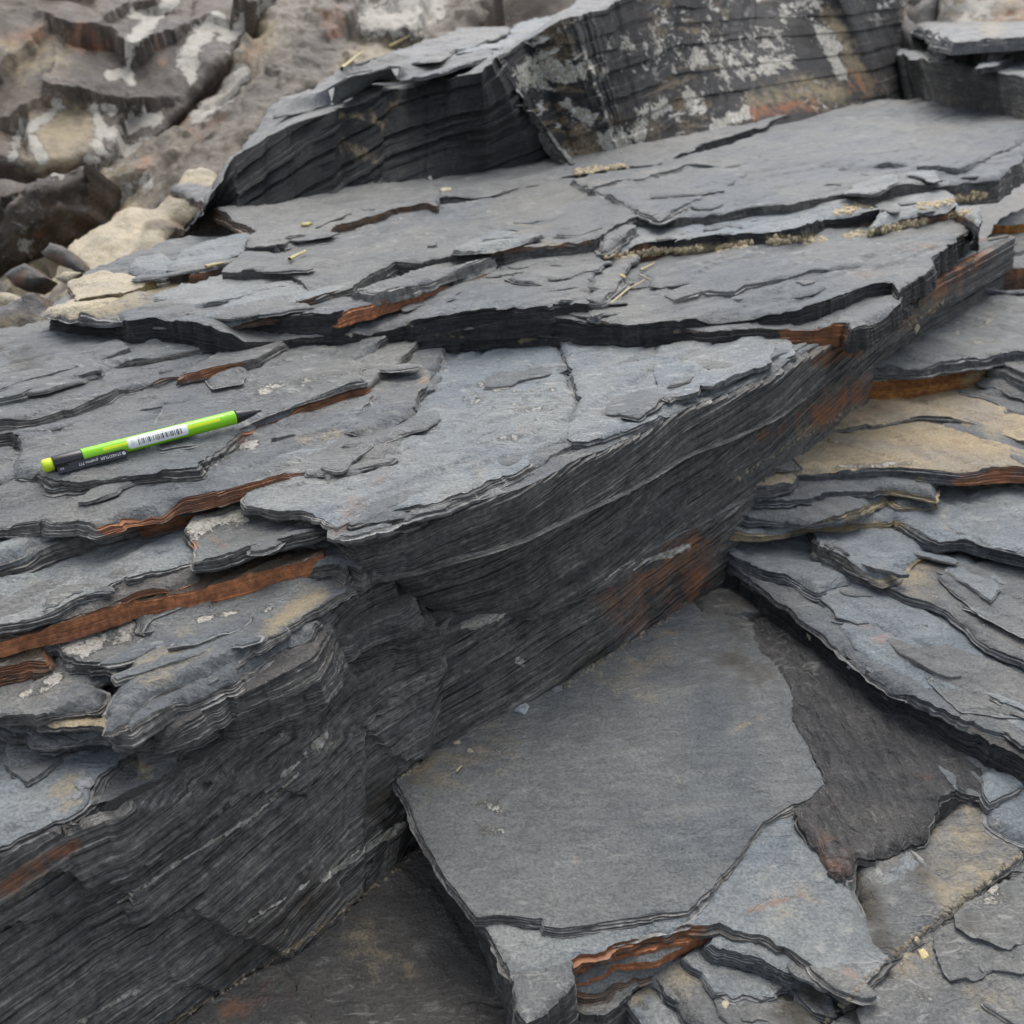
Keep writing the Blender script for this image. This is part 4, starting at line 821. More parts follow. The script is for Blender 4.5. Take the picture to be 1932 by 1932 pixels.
slab(low, '@-.195 H 970 1660 1050 1665 1160 1640 1300 1595 1330 1580 1700 1470 1930 1420 I 150 1385 340 1390 I 300 1200 H 1000 1500', th=.005, top='brown', side='rust', lam=.0013, fine=1.25, step=1., sst='d 30 .8 H 1000 1680 1150 1680;d 12 .6 H 1500 1550 1900 1440')
slab(low, '@-.200 H 985 1722 1200 1690 1320 1648 1480 1600 1600 1568 1660 1560 1760 1540 1930 1480 I 100 1462 345 1395 I 300 1200 H 1000 1500', th=.006, top='mid', side='rust', lam=.0014, fine=1.25, step=1.6, sst='d 20 .7 H 1000 1740 1200 1720')
slab(low, '@-.2065 H 1000 1790 1050 1800 1250 1755 1400 1720 1640 1620 1700 1610 1930 1530 I 60 1520 210 1475 340 1400 I 300 1200 H 1000 1500', th=.008, top='mid', side='brown', lam=.0014, fine=1.2, step=1.3, sst='r 24 1. H 1060 1790 1300 1730 1650 1610;r 20 1. H 1700 1590 1930 1520')
slab(low, '@-.214 H 1000 1850 1040 1905 1150 1845 1260 1788 1330 1800 1435 1880 1560 1770 1660 1700 1755 1660 1930 1560 I 60 1545 I 200 1400 H 1000 1500', th=.09, top='warm', side='dark', lam=.002, fine=1.1, step=1.3, sst='', st='t 40 .4 H 1200 1780 1500 1700')
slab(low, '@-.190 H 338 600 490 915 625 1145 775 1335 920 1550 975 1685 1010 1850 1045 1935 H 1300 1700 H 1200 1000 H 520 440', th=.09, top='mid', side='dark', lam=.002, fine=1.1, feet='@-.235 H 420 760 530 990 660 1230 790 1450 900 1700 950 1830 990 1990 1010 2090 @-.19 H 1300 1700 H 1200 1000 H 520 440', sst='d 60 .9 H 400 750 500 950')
GANG[0], GAMP[0] = -56, .7
fan = thing('fanned_slate_plates', 'thin curved slate plates at the bottom edge in front of the rust seams', 'rock', (.12, .36, -.27))
slab(fan, '@-.1965 I 195 1480 300 1530 450 1562 560 1600 600 1642 700 1640 800 1640 950 1760 I 900 1500 I 340 1350', th=.008, top='blue', side='bluek', lam=.0013, fine=1.2)
slab(fan, '@-.203 I 40 1545 140 1625 220 1725 300 1720 400 1722 480 1772 560 1752 590 1720 640 1700 680 1720 780 1830 900 1860 I 800 1500 I 200 1430', th=.008, top='blue', side='bluek', lam=.0013, fine=1.2, st='t 30 .4 I 350 1560;d 30 .7 I 660 1680 750 1780')
slab(fan, '@-.205 I 240 1722 330 1775 400 1768 470 1790 560 1770 I 500 1600 I 250 1650', th=.004, top='blue', side='dark', lam=.0012, fine=1.2, name='flake')
slab(fan, '@-.211 I -150 1640 -20 1720 60 1820 160 1960 300 2050 600 2050 900 1950 950 1800 I 700 1500 I 0 1480', th=.05, top='warm', side='bluek', lam=.0016, fine=1.1, st='t 30 .5 I 100 1700;d 30 .6 I 700 1800 750 1900')
slab(fan, '@-.207 I 210 1740 260 1860 330 1960 420 2040 560 2040 700 2000 790 1930 700 1800 560 1780 I 400 1700', th=.006, top='warm', side='bluek', lam=.0014, fine=1.2, st='d 26 .6 I 600 1840 720 1900')
slab(fan, '@-.219 H 1590 1795 1700 1720 1760 1668 1830 1760 1930 1800 I 60 1900 150 2040 H 2000 2150 H 1750 2050 1680 1900', th=.03, top='blue', side='bluek', lam=.0016, fine=1.1, st='t 14 .8 H 1640 1780 1760 1690;w 14 .4 H 1690 1830')
slab(fan, '@-.212 H 1755 1660 1860 1570 1960 1560 I 30 1560 120 1680 I 0 1750 H 1900 1790 1830 1750', th=.02, top='warm', side='bluek', lam=.0014, fine=1.1)
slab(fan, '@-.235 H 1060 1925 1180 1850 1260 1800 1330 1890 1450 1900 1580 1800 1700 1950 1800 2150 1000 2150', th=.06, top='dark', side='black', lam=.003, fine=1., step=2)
rgh = thing('wrinkled_slate_hollow', 'dark brown wrinkled slate surface in the hollow under the right hand ledges', 'rock', (.2, .52, -.22))
slab(rgh, '@-.1850 F 280 1270 480 1370 800 1630 I 1050 -30 1450 200 1730 440 1735 700 1640 690 1560 640 1450 700 1450 800 1400 905 1300 930 1200 985 1010 1000 1000 1080 950 1135 870 1090 780 950 690 810 680 740 740 690 825 600 795 520 740 400 660 250 640 80 F 300 1620 F 150 1420', th=.006, top='rough', side='dark', lam=.0013, fine=1.1, dg=.0013, und=1.6, rough=1.4, wrk=1.,
     st='r 22 .35 I 1250 520 1320 560;r 26 .4 I 850 700 800 850 900 1040')
slab(rgh, '@-.1835 I 1390 360 1440 460 1560 620 1600 640 1700 680 1735 700 1730 450 1450 200 1300 150', th=.004, top='mid', side='dark', lam=.0012, fine=1.2, und=1.5)
slab(rgh, '@-.18 F 100 1430 200 1390 300 1350 480 1460 540 1490 400 1510 150 1490 F 120 1470', th=.01, top='dark', side='bluek', lam=.0014, fine=1.2)
slab(rgh, '@-.182 F 560 1540 640 1590 720 1620 700 1580 560 1500', th=.008, top='dark', side='black', lam=.0014)
brk = thing('broken_slate_plates', 'cracked tan grey slate plates in the bottom right corner', 'rock', (.25, .4, -.24))
slab(brk, '@-.190 I 1000 1000 1200 985 1310 935 1460 780 1600 690 1740 730 1790 790 1930 900 2150 850 I 2150 800 1930 960 1800 1080 1650 1200 1500 1315 1370 1410 1280 1500 1200 1550 1080 1650 960 1745 1000 1500 1050 1200', th=.012, top='warm', side='dark', lam=.0014, fine=1.1, und=1.6,
     st='t 70 .5 I 1600 1000 1800 900 1500 1250;d 30 .7 I 1050 1250 1130 1450;d 24 .6 I 1340 1000 1350 1150;r 12 .6 I 980 1660;t 60 .4 I 1650 780')
slab(brk, '@-.187 I 1130 1100 1200 1020 1300 960 1340 1040 1330 1190 1240 1170', th=.004, top='blue', side='dark', lam=.0012, fine=1.2, name='flake')
slab(brk, '@-.197 I 1000 1760 1190 1580 1420 1400 1560 1310 1750 1170 1960 990 2150 850 I 2150 1600 1930 1900 1900 2050 1000 2050 850 1900', th=.03, top='warm', side='dark', lam=.0016, fine=1., und=1.8, st='t 50 .5 I 1300 1550 1500 1600;w 50 .15 I 1250 1720 1500 1800;d 30 .6 I 1050 1800 1080 1930')
slab(brk, '@-.192 I 1555 1330 1570 1400 1640 1450 1740 1480 1850 1532 1930 1480 2150 1300 I 2150 950 1930 1040 1700 1210', th=.006, top='warm', side='bluek', lam=.0014, fine=1.2, st='w 30 .3 I 1750 1250;d 20 .6 I 1640 1380')
slab(brk, '@-.194 I 1440 1420 1460 1560 1530 1665 1700 1660 1850 1600 1960 1540 2150 1400 I 2100 1100 1700 1250', th=.006, top='warm', side='bluek', lam=.0014, fine=1.2)
slab(brk, '@-.1955 I 1140 1680 1290 1660 1500 1670 1600 1660 1750 1640 1930 1760 2150 1800 I 2150 2100 1100 2100 1050 1850', th=.005, top='warm', side='dark', lam=.0014, fine=1.1, st='w 40 .2 I 1250 1700 1450 1720 1350 1800;t 40 .4 I 1700 1800')
slab(brk, '@-.182 I 1750 760 1790 800 1870 850 1930 870 2150 860 2150 600 1930 620 1760 690', th=.009, top='blue', side='edge', lam=.002, fine=1.1, st='t 14 .5 I 1800 830')
slab(brk, '@-.180 I 1712 470 1800 500 1930 520 2150 560 2150 520 1930 610 1740 700 1712 650', th=.008, top='blue', side='edge', lam=.002, fine=1.1)
flo = thing('shaded_slate_slab', 'brown slate slab toned dark for the shade of the deep corner at the bottom, left of the large slab', 'rock slab', (-.08, .4, -.32))
slab(flo, '@-.243 G 940 1900 H -200 1450 0 1290 480 930 640 1000 1200 1900 1300 2300 H -200 2300 G 1300 2300', th=.04, top='dark', side='black', lam=.002, dg=.002, st='t 60 .35 H 100 1500 200 1600;t 20 .4 H 230 1530;t 40 .3 H 400 1600', und=1.4)  # dark top material: shade of the deep corner put into the colour
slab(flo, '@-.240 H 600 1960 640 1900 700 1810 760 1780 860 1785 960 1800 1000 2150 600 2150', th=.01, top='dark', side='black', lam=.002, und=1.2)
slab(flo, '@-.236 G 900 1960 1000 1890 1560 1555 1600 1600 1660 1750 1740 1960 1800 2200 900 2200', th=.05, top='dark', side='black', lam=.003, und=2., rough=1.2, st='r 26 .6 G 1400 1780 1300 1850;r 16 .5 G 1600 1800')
# ------------------------------------------------------------------ small things: placed on the surface they lie on
bpy.context.view_layer.update()
DG = bpy.context.evaluated_depsgraph_get()
def px_of(s): return parse_px(s)
def hit(px, py):
    d = Vector(ray(px, py)).normalized()
    ok, loc, nrm, _, ob, _ = scene.ray_cast(DG, Vector((0, 0, CAMZ)), d)
    return (np.array(loc), np.array(nrm)) if ok else (None, None)
def drop(x, y, z0=.3):
    ok, loc, nrm, _, ob, _ = scene.ray_cast(DG, Vector((x, y, z0)), Vector((0, 0, -1)))
    return loc.z if ok else 0.

def auto_flakes(parent, region, n, ang, seed, tops, lens=(.012, .085)):
    r_ = np.random.RandomState(seed); poly = px_of(region); lo, hi = poly.min(0), poly.max(0)
    pa, pb = px_of('D 150 740')[0], px_of('D 1500 390')[0]; made = 0
    for _ in range(n * 12):
        if made >= n: break
        p = lo + r_.rand(2) * (hi - lo)
        if not inside(p[None], poly)[0] or seg_dist(p[None], np.array([pa, pb]))[0] < 55: continue
        if min(seg_dist(p[None], px_of(q))[0] for q in ('D -50 1720 800 1490 1720 1270', 'D 500 1040 1620 750', 'D 1340 480 2000 290')) < 34: continue
        loc, nrm = hit(*p)
        if loc is None or nrm[2] < .86: continue
        d = np.linalg.norm(loc - np.array([0, 0, CAMZ])); L_ = r_.uniform(*lens) * (.6 + .6 * d); W_ = L_ * r_.uniform(.16, .55)
        a0 = math.radians(ang + r_.normal(0, 22)); ca_, sa_ = math.cos(a0), math.sin(a0); k = 11; toks = []
        zb_ = loc[2] - float(U0G(np.array([loc[0]]), np.array([loc[1]]), d)[0])
        for i in range(k):
            t = 2 * math.pi * (i + .35 * r_.rand()) / k
            u_, v_ = L_ * .5 * math.cos(t) * r_.uniform(.8, 1.1), W_ * .5 * math.sin(t) * r_.uniform(.7, 1.2)
            x_, y_ = loc[0] + u_ * ca_ - v_ * sa_, loc[1] + u_ * sa_ + v_ * ca_
            near = ((loc[:2] - np.array([x_, y_])) @ loc[:2]) / (np.linalg.norm(loc[:2]) * W_ * .5)      # > 0 towards the viewer
            toks.append('@%.5f W %.2f %.2f' % (zb_ + .0005 + .0016 * np.clip(near, -1, 1), x_ * 1000, y_ * 1000))
        slab(parent, ' '.join(toks), th=.003, top=tops[r_.randint(len(tops))], side='edge', name='flake', dg=.0045, fine=.8, grain=.3, und=.3, feather=.6, rough=.8)
        made += 1
auto_flakes(mid, 'P 0 660 800 650 1480 660 1000 870 620 970 640 1120 330 1290 0 1330', 34, 38.8, 21, ['grey', 'mid', 'grey'])
auto_flakes(upp, 'P 250 490 700 420 1150 340 1880 290 1700 520 1100 610 330 600', 46, 38.8, 22, ['grey', 'warm', 'grey'])
GANG[0], GAMP[0] = -56, .8
auto_flakes(rgt, 'P 1380 1060 1932 960 1932 1400 1700 1260', 18, -56, 23, ['blue', 'blue', 'warm'])
auto_flakes(brk, 'P 1750 1600 1932 1540 1932 1932 1350 1932 1500 1800', 8, -20, 24, ['warm', 'warm', 'grey'], (.02, .04))
bpy.context.view_layer.update(); DG = bpy.context.evaluated_depsgraph_get()

def plain(name, col, rough=.4, spec=.5, **kw):
    b = NB(name)
    n = b.noise(kw.get('scale', 900), 4, .6)
    v = kw.get('var', .12)
    b.l.new(b.mix(1., col, b.mix(b.ss(n, .3, .7), (1 - v,) * 3, (1 + v,) * 3), 'MULTIPLY'), b.b.inputs['Base Color'])
    b.l.new(b.ss(n, .3, .7, rough - .05, rough + .07), b.b.inputs['Roughness'])
    b.b.inputs['Specular IOR Level'].default_value = spec
    if 'trans' in kw:
        b.b.inputs['Transmission Weight'].default_value = kw['trans']; b.b.inputs['IOR'].default_value = 1.35
    if 'sss' in kw:
        b.b.inputs['Subsurface Weight'].default_value = kw['sss']; b.b.inputs['Subsurface Radius'].default_value = (.5, 1, .2); b.b.inputs['Subsurface Scale'].default_value = .002
    if 'bump' in kw: b.l.new(b.bump(n, kw['bump'], .0004), b.b.inputs['Normal'])
    return b.mt

# ---- mechanical pencil
def lathe(prof, seg=48):
    V, F_ = [], []
    for (u, r) in prof:
        for k in range(seg):
            a = 2 * math.pi * k / seg; V.append((u, r * math.cos(a), r * math.sin(a)))
    for i in range(len(prof) - 1):
        for k in range(seg):
            F_.append([i * seg + k, (i + 1) * seg + k, (i + 1) * seg + (k + 1) % seg, i * seg + (k + 1) % seg])
    F_.append(list(range(seg))[::-1][::-1]); F_.append([(len(prof) - 1) * seg + k for k in range(seg)][::-1])
    return np.array(V), F_
RB = .0047
pe = px_of('D 232 716')[0]; pt = px_of('D 1442 406')[0]
zs_ = drop(*at(*pe, 0)[:2]); A0 = at(*pe, zs_ + RB); 
z2_ = drop(*at(*pt, 0)[:2])
mids = [drop(*(at(*(pe + (pt - pe) * t), 0)[:2])) for t in np.linspace(.02, .86, 40)]
zrest = float(np.percentile(mids, 82))
A0 = at(*pe, zrest + RB); A1 = at(*pt, zrest + RB)
LEN = float(np.linalg.norm(A1 - A0)); ax = (A1 - A0) / LEN
upv = np.array([0, 0, 1.]) - ax * ax[2]; upv /= np.linalg.norm(upv); sidev = np.cross(ax, upv)      # sidev points towards the viewer or away
if sidev @ (np.array([0, 0, CAMZ]) - A0) < 0: sidev = -sidev
pen = thing('mechanical_pencil', 'lime green mechanical pencil with black clip and white barcode sticker lying on the slate', 'pencil', A0 - np.array([0, 0, RB]))
pm = Matrix(((ax[0], sidev[0], upv[0], 0), (ax[1], sidev[1], upv[1], 0), (ax[2], sidev[2], upv[2], RB), (0, 0, 0, 1)))
if pm.to_3x3().determinant() < 0:
    FLIP = True
else: FLIP = False
def penpart(name, V, F_, mat, parent=None, smooth=True):
    V = np.asarray(V, float)
    W = V[:, :1] * ax + V[:, 1:2] * sidev + V[:, 2:] * upv
    W = W + np.array([0, 0, RB])
    if FLIP: F_ = [f[::-1] for f in F_]
    o = new_obj(name, W, F_, [mat], None, [smooth] * len(F_), parent or pen)
    return o
M_GREEN = plain('lime_plastic', (.235, .60, .012), .2, .5, sss=.25, var=.03)
M_YEL = plain('inner_tube_plastic', (.56, .72, .012), .33, .45, var=.04)
M_CAP = plain('eraser_cap_plastic', (.55, .72, .03), .45, .4, sss=.2, var=.05)
M_BLK = plain('black_plastic', (.012, .013, .016), .28, .5, var=.2)
M_WHT = plain('paper_sticker', (.74, .77, .76), .55, .3, var=.04)
M_INK = plain('black_ink', (.02, .02, .022), .5, .3, var=.2)
M_GRY = plain('grey_print', (.42, .45, .45), .55, .3, var=.1)
M_LET = plain('silver_lettering', (.55, .55, .56), .4, .5, var=.05)
L = LEN
prof = [(.168 * L, .0015), (.168 * L, RB * .96), (.172 * L, RB), (.50 * L, RB), (.80 * L, RB)]
u = .812
while u < .862:
    prof += [(u * L, RB), ((u + .002) * L, RB * .97), ((u + .004) * L, RB * .97), ((u + .006) * L, RB)]; u += .0085
prof += [(.866 * L, RB), (.868 * L, RB * .95), (.868 * L, .0015)]
V, F_ = lathe(prof); barrel = penpart('barrel', V, F_, M_GREEN)
V, F_ = lathe([(.0, .0006), (.0005 * L, .0026), (.004 * L, .0036), (.012 * L, .00405), (.047 * L, .00412), (.047 * L, .001)]); penpart('eraser_cap', V, F_, M_CAP)
V, F_ = lathe([(.045 * L, .002), (.045 * L, RB * .99), (.048 * L, RB * 1.03), (.164 * L, RB * 1.03), (.168 * L, RB * 1.0), (.168 * L, .002)]); penpart('collar', V, F_, M_BLK)
V, F_ = lathe([(.868 * L, .001), (.868 * L, RB * .97), (.88 * L, RB * .95), (.91 * L, RB * .80), (.95 * L, RB * .52), (.974 * L, RB * .32), (.976 * L, RB * .18), (1.0 * L, RB * .15), (1.0 * L, .0001)]); penpart('cone_tip', V, F_, M_BLK)
# clip: a rounded bar standing off the barrel, on the viewer's side
ca = math.radians(-24)                                  # direction of the clip round the barrel, from the side towards up
cn = np.array([0, math.cos(ca), math.sin(ca)]); ct = np.array([0, -math.sin(ca), math.cos(ca)])
tilt_ = math.radians(56)                              # the clip's face looks up at the viewer
fn = np.array([0, math.cos(tilt_ + ca), math.sin(tilt_ + ca)]); ft_ = np.array([0, -math.sin(tilt_ + ca), math.cos(tilt_ + ca)])
c0 = cn * (RB + .0016)
def clip_pt(u_, w_, h_): return np.array([u_, 0, 0]) + c0 + ft_ * w_ + fn * h_
hw, hh_c = .0027, .0009
ring0 = []
u0, u1 = .052 * L, .352 * L
for k in range(13):
    a = -math.pi / 2 + math.pi * k / 12; ring0.append((u1 - hw + hw * math.cos(a), hw * math.sin(a)))
ring0 += [(u0 + .0008, hw), (u0, hw - .0008), (u0, -hw + .0008), (u0 + .0008, -hw)]
n_ = len(ring0); cx_ = np.mean([p[0] for p in ring0])
V = [clip_pt(p[0], p[1], -hh_c) for p in ring0] + [clip_pt(p[0], p[1], hh_c - .0003) for p in ring0] + [clip_pt(p[0] + (-.0003 if p[0] > cx_ else .0003), p[1] * .88, hh_c) for p in ring0]
F_ = [[i, (i + 1) % n_, n_ + (i + 1) % n_, n_ + i] for i in range(n_)] + [[n_ + i, n_ + (i + 1) % n_, 2 * n_ + (i + 1) % n_, 2 * n_ + i] for i in range(n_)] + [[2 * n_ + i for i in range(n_)], [i for i in range(n_)][::-1]]
clip = penpart('clip', V, F_, M_BLK, smooth=False)
# bridge between clip and collar
def boxp(u0, u1, y0, y1, z0, z1):
    V = [(u, y, z) for u in (u0, u1) for y in (y0, y1) for z in (z0, z1)]
    return V, [[0, 1, 3, 2], [4, 6, 7, 5], [0, 4, 5, 1], [2, 3, 7, 6], [0, 2, 6, 4], [1, 5, 7, 3]]
V, F_ = boxp(.055 * L, .10 * L, RB * .6, RB + .0012, -.0016, .0016); penpart('clip_bridge', V, F_, M_BLK, clip, False)
def lettering(txt, size, u_start, w0, parent, name='lettering'):
    cu = bpy.data.curves.new('txt', 'FONT'); cu.body = txt; cu.size = size; cu.extrude = 0
    to = bpy.data.objects.new('txt', cu); COL.objects.link(to)
    me = bpy.data.meshes.new_from_object(to); bpy.data.objects.remove(to)
    P = np.array([v.co[:] for v in me.vertices]); faces = [list(p.vertices) for p in me.polygons]; bpy.data.meshes.remove(me)
    if not len(P): return 0
    # reads from the free end of the clip back to the cap, heads pointing away from the barrel
    V = [clip_pt(u_start - p[0], w0 - p[1], hh_c + .00004) for p in P]
    penpart(name, V, faces, M_LET, parent, False)
    return P[:, 0].max()
w = lettering('STAEDTLER', .00245, .322 * L, .0009, clip)
lettering('graphite 777', .0023, .322 * L - w - .0014, .0008, clip)
lettering('0,5', .0019, .078 * L, .0007, clip)
# head emblem at the free end: a small ring with a crest
V = []; F_ = []
for k in range(20):
    a = 2 * math.pi * k / 20
    for r_ in (.0007, .00105): V.append(clip_pt(.334 * L + r_ * math.cos(a), r_ * math.sin(a), hh_c + .00004))
F_ = [[2 * k, 2 * k + 1, (2 * k + 3) % 40, (2 * k + 2) % 40] for k in range(20)]
b_ = len(V); V += [clip_pt(.334 * L + q[0], q[1], hh_c + .00004) for q in ((-.0003, -.0006), (.0003, -.0006), (.0004, .0003), (0, .0006), (-.0004, .0003))]; F_.append([b_ + i for i in range(5)])
penpart('emblem', V, F_, M_LET, clip, False)
# sticker and barcode (wrap the barrel)
sa = math.radians(30)
def wrap(u_, s_, lift): 
    a = sa + s_ / RB; r_ = RB + lift
    return (u_, r_ * math.cos(a), r_ * math.sin(a))
nu, ns = 30, 14; us0, us1, sh = .362 * L, .635 * L, .0040
V, F_ = [], []
for i in range(nu + 1):
    for j in range(ns + 1):
        u_ = us0 + (us1 - us0) * i / nu; s_ = -sh + 2 * sh * j / ns
        e_ = min(u_ - us0, us1 - u_); lim = sh
        if e_ < .0014: lim = sh - .0014 + math.sqrt(max(0, .0014 ** 2 - (.0014 - e_) ** 2))
        V.append(wrap(u_, max(-lim, min(lim, s_)), .00007))
for i in range(nu):
    for j in range(ns): F_.append([i * (ns + 1) + j, (i + 1) * (ns + 1) + j, (i + 1) * (ns + 1) + j + 1, i * (ns + 1) + j + 1])
stk = penpart('sticker', V, F_, M_WHT)
def strip(V, F_, ua, ub, s0, s1, lift=.00013, n=6):
    b = len(V)
    for j in range(n + 1):
        s_ = s0 + (s1 - s0) * j / n
        V.append(wrap(ua, s_, lift)); V.append(wrap(ub, s_, lift))
    for j in range(n): F_.append([b + 2 * j, b + 2 * j + 1, b + 2 * j + 3, b + 2 * j + 2])
V, F_ = [], []; strip(V, F_, .255 * L, .79 * L, -.0007, .0014, .00004); penpart('lead_window', V, F_, M_YEL, barrel)
rb = random.Random(5); V, F_ = [], []; u_ = us0 + .0066
k = 0
while u_ < us1 - .0042:
    wv = rb.choice([.00026, .00026, .0005, .0008]); long_ = k in (0, 1, 14, 15, 29, 30)
    strip(V, F_, u_, u_ + wv, -.0026 if long_ else -.0021, .0013); u_ += wv + rb.choice([.0003, .0003, .0006, .0008]); k += 1
penpart('barcode', V, F_, M_INK, stk, False)
V, F_ = [], []
u_ = us0 + .007
while u_ < us1 - .005:
    wv = rb.uniform(.0005, .0016); strip(V, F_, u_, u_ + wv, .0021, .0026, n=2); u_ += wv + .0004
for q in range(3):
    s_ = -.0016
    while s_ < .0018:
        wv = rb.uniform(.0003, .0007); strip(V, F_, us0 + .0022 + q * .0008, us0 + .0026 + q * .0008, s_, s_ + wv, n=2); s_ += wv + .0003
penpart('small_print', V, F_, M_GRY, stk, False)

# ---- loose stone chips
def chip(pxs, label, size, col, cat='stone chip', thick=.35, seed=1, name='stone_chip'):
    p = px_of(pxs)[0]; loc, nrm = hit(*p)
    if loc is None: return
    r_ = np.random.RandomState(seed); n = 9
    a = np.sort(r_.rand(n)) * .5 + np.arange(n) / n * 2 * math.pi
    rad = size * (.65 + .5 * r_.rand(n)); ex = 1 + .5 * r_.rand()
    V = []
    for lv, sc_ in ((-.15, .9), (.35, 1.), (.8, .86), (1., .55)):
        for k in range(n): V.append((rad[k] * sc_ * math.cos(a[k]) * ex, rad[k] * sc_ * math.sin(a[k]), size * thick * (lv + .12 * r_.randn() * (lv > .5))))
    F_ = [[q * n + k, q * n + (k + 1) % n, (q + 1) * n + (k + 1) % n, (q + 1) * n + k] for q in range(3) for k in range(n)] + [[3 * n + k for k in range(n)], [k for k in range(n)][::-1]]
    ro = Vector((0, 0, 1)).rotation_difference(Vector(nrm)).to_matrix() @ Matrix.Rotation(seed * 1.7, 3, 'Z')
    V = [ro @ Vector(v) for v in V]
    o = new_obj(name, [tuple(v) for v in V], F_, [col], None, [False] * len(F_), None)
    o.location = loc; o['label'] = label; o['category'] = cat
    return o
M_CHIP = plain('pale_chip_stone', (.30, .32, .34), .6, .4, scale=300, var=.25, bump=.5)
M_CHIPG = plain('grey_chip_stone', (.17, .175, .18), .6, .4, scale=300, var=.25, bump=.5)
M_CHIPT = plain('tan_chip', (.33, .29, .20), .6, .3, scale=300, var=.2, bump=.5)
M_SEED = plain('straw', (.50, .42, .22), .55, .3, scale=500, var=.2)
M_PET = plain('yellow_petal', (.36, .30, .12), .5, .3, var=.15)
chip('H 1022 196', 'pale blue grey stone chip at the foot of the dark wall on the large slab', .0062, M_CHIP, seed=3)
chip('H 665 380', 'small whitish stone crumb near the inner corner of the large slab', .0026, M_CHIPT, seed=4)
chip('H 732 424', 'tiny pointed tan crumb on the large slab beside the whitish one', .0022, M_CHIPT, seed=5)
chip('H 1215 85', 'flat grey chip in the gritty crack above the pale chip', .0034, M_CHIPG, seed=6, thick=.2)
chip('G 466 604', 'grey triangular stone chip lying on the sloping slab at lower left', .0044, M_CHIPG, seed=7, thick=.3)
chip('G 425 678', 'smaller grey chip just below the triangular one at lower left', .0027, M_CHIPG, seed=8)
chip('G 455 622', 'dark grey chip tucked under the triangular chip', .0028, M_CHIPG, seed=9)
chip('F 745 1656', 'small pale speck of stone in the wrinkled dark hollow', .0024, M_CHIPT, seed=10, thick=.2)
chip('F 968 1823', 'tiny white stone crumb in the dark hollow below the right hand ledges', .0018, M_CHIP, seed=11)
chip('I 285 1822', 'orange tan seed husk between the curved plates at the bottom', .0022, M_CHIPT, 'seed husk', seed=12, name='seed_husk')
chip('I 1340 1475', 'cream seed husk beside the crack at the bottom right', .0026, M_CHIPT, 'seed husk', seed=13, name='seed_husk')
chip('I 1375 1545', 'long yellowish husk just below the cream seed husk at the bottom right', .0026, M_SEED, 'seed husk', seed=14, name='seed_husk')
chip('B 1580 1526', 'small yellow petal on the stepped flakes behind the pencil', .0042, M_PET, 'petal', seed=15, thick=.2, name='petal')
chip('B 1245 888', 'cream pebble at the foot of the white crusted block', .0065, M_CHIPT, 'pebble', seed=16, name='pebble')
chip('B 598 1052', 'cream pebble on the thin ledge under the black block', .006, M_CHIPT, 'pebble', seed=17, name='pebble')
chip('A 1690 1243', 'yellow ochre pebble on the flaky ledge below the black block', .007, M_PET, 'pebble', seed=18, name='pebble')
chip('C 1335 1815', 'small tan crumb of rock in the rusty crack at the right', .0055, M_CHIPT, seed=19)

# ---- dry stalks
def stalk(pxs, label, r0, col, lift=.0015, name='dry_stalk', cat='dry stalk', bend=.0):
    pts = []
    for p in px_of(pxs):
        loc, nrm = hit(*p)
        if loc is None: return
        pts.append(loc + np.array([0, 0, r0 + lift]))
    pts = np.array(pts)
    if len(pts) == 2: pts = np.array([pts[0], (pts[0] + pts[1]) / 2 + np.array([0, 0, bend]), pts[1]])
    t = np.linspace(0, 1, 14); tt = np.linspace(0, 1, len(pts))
    C_ = np.c_[[np.interp(t, tt, pts[:, i]) for i in range(3)]].T
    V, F_ = [], []
    for i, c_ in enumerate(C_):
        tg_ = C_[min(i + 1, 13)] - C_[max(i - 1, 0)]; tg_ /= np.linalg.norm(tg_) + 1e-9
        a_ = np.cross(tg_, [0, 0, 1.]); a_ /= np.linalg.norm(a_) + 1e-9; b_ = np.cross(tg_, a_)
        r_ = r0 * (1 - .5 * i / 13) * (1 + .15 * math.sin(i * 2.1))
        for k in range(6): V.append(c_ + r_ * (math.cos(k * math.pi / 3) * a_ + math.sin(k * math.pi / 3) * b_))
    for i in range(13):
        for k in range(6): F_.append([i * 6 + k, (i + 1) * 6 + k, (i + 1) * 6 + (k + 1) % 6, i * 6 + (k + 1) % 6])
    V = np.array(V); org = V[0].copy()
    o = new_obj(name, V, F_, [col], None, [True] * len(F_), None, origin=org)
    o.location = org; o['label'] = label; o['category'] = cat
stalk('B 1510 1690 1700 1556', 'thin dry grass stalk on the blue grey ledge beside the stepped flakes', .0008, M_SEED, bend=.002)
stalk('B 1675 1505 1755 1462', 'short pale stalk at the tip of the stepped flakes', .0009, M_SEED)
stalk('B 1670 1530 1735 1562', 'short brown twig beside the thin grass stalk', .0009, M_CHIPT)
stalk('G 1532 1522 1562 1466 1588 1420', 'thin straw standing against the dark wall at the bottom', .00035, M_SEED, lift=.001)
stalk('H 660 552 676 535 688 520', 'curled straw bit on the upper left of the large slab', .0007, M_SEED)
stalk('B 30 395 150 292', 'straw stick lying behind the black block, the one further left', .002, M_SEED, lift=.002)
stalk('B 292 272 405 212', 'thick straw stick behind the black block, the one further right', .003, M_SEED, lift=.002)
stalk('A 1140 1492 1240 1468', 'tan twig on the flaky ledge at the upper left', .0018, M_SEED)
stalk('A 1600 1450 1690 1405', 'tan twig on the flaky ledge, right of the other twig', .0018, M_SEED)

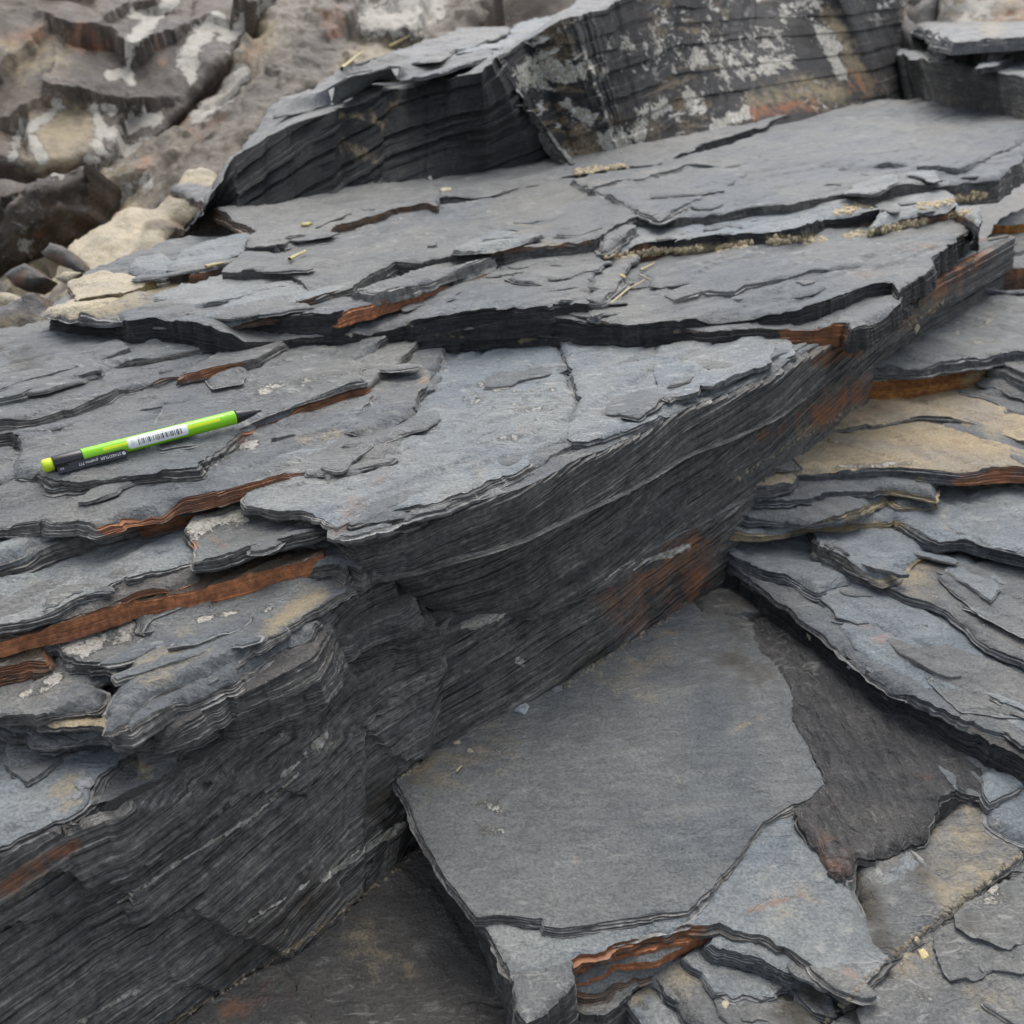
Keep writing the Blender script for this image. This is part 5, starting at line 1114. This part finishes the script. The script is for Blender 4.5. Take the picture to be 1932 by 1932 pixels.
# ---- lichen crust along the ledge feet
M_LICH = NB('lichen_crust')
_n = M_LICH.noise(420, 5, .7); _c = M_LICH.mix(M_LICH.ss(_n, .32, .66), (.30, .22, .11), (.56, .48, .33))
M_LICH.l.new(_c, M_LICH.b.inputs['Base Color']); M_LICH.b.inputs['Roughness'].default_value = .9
M_LICH.l.new(M_LICH.bump(_n, .9, .0012), M_LICH.b.inputs['Normal'])
def crust(lines, parent, n, size, seed, mat=None, spread=6.):
    r_ = np.random.RandomState(seed); V, F_ = [], []
    ico = [(0, 0, 1)] + [(math.cos(a) * .9, math.sin(a) * .9, .45) for a in np.arange(6) * math.pi / 3] + [(math.cos(a + .5) * 1.05, math.sin(a + .5) * 1.05, -.3) for a in np.arange(6) * math.pi / 3]
    fc = [[0, 1 + k, 1 + (k + 1) % 6] for k in range(6)] + [[1 + k, 7 + k, 1 + (k + 1) % 6] for k in range(6)] + [[7 + k, 7 + (k + 1) % 6, 1 + (k + 1) % 6] for k in range(6)]
    for ln_ in lines:
        Lp = px_of(ln_); sl = np.hypot(*(Lp[1:] - Lp[:-1]).T); cs = np.r_[0, np.cumsum(sl)]
        for q in range(int(n * cs[-1] / 100)):
            t = r_.rand() * cs[-1]; p = np.array([np.interp(t, cs, Lp[:, 0]), np.interp(t, cs, Lp[:, 1])]) + r_.randn(2) * np.array([2., spread * .35])
            loc, nrm = hit(*p)
            if loc is None: continue
            s_ = size * np.linalg.norm(loc - np.array([0, 0, CAMZ])) * (.4 + r_.rand() ** 2 * 1.3)
            ro = Vector((0, 0, 1)).rotation_difference(Vector(nrm)).to_matrix()
            b = len(V)
            for v in ico:
                w_ = ro @ Vector((v[0] * s_ * (1 + .25 * r_.randn()), v[1] * s_ * (1 + .25 * r_.randn()), v[2] * s_ * .4)); V.append(loc + np.array(w_))
            F_ += [[b + i for i in f] for f in fc]
    if not V: return
    o = new_obj('grit' if mat else 'lichen_crust', np.array(V), F_, [mat or M_LICH.mt], None, [True] * len(F_), parent, origin=np.array(parent.location))
    o['kind'] = 'stuff'
crust(['C 0 1385 150 1370', 'C 240 1375 420 1345', 'C 520 1335 840 1320', 'C 930 1300 1100 1285', 'C 1150 1265 1400 1222', 'C 1520 1195 1640 1165', 'C 880 1168 1100 1130', 'C 1340 1138 1720 1078', 'B 1500 1420 1860 1380', 'B 1320 950 1600 912'], upp, 130, .0017, 3, spread=9.)
M_GRIT = plain('grit', (.19, .165, .125), .8, .2, scale=260, var=.45, bump=.6)
crust(['E 1230 1935 1400 1830 1560 1720 1700 1632 1900 1505 F 60 1480', 'H 335 590 520 445'], low, 55, .0013, 8, M_GRIT, spread=7.)
crust(['I 830 1930 1000 1750 1200 1555 1500 1325 1930 985'], brk, 40, .0016, 9, M_GRIT, spread=7.)
crust(['F 300 800 480 695 640 592 850 475 1035 365', 'C 1240 1830 1400 1720 1560 1620 1680 1400'], rgt, 45, .0015, 10, M_GRIT, spread=8.)
crust(['G 940 1930 1250 1740 1560 1550 1930 1288', 'H 0 1330 480 965'], flo, 40, .0014, 11, M_GRIT, spread=6.)
print('TRIS', TRI[0], 'objs', len(bpy.data.objects))
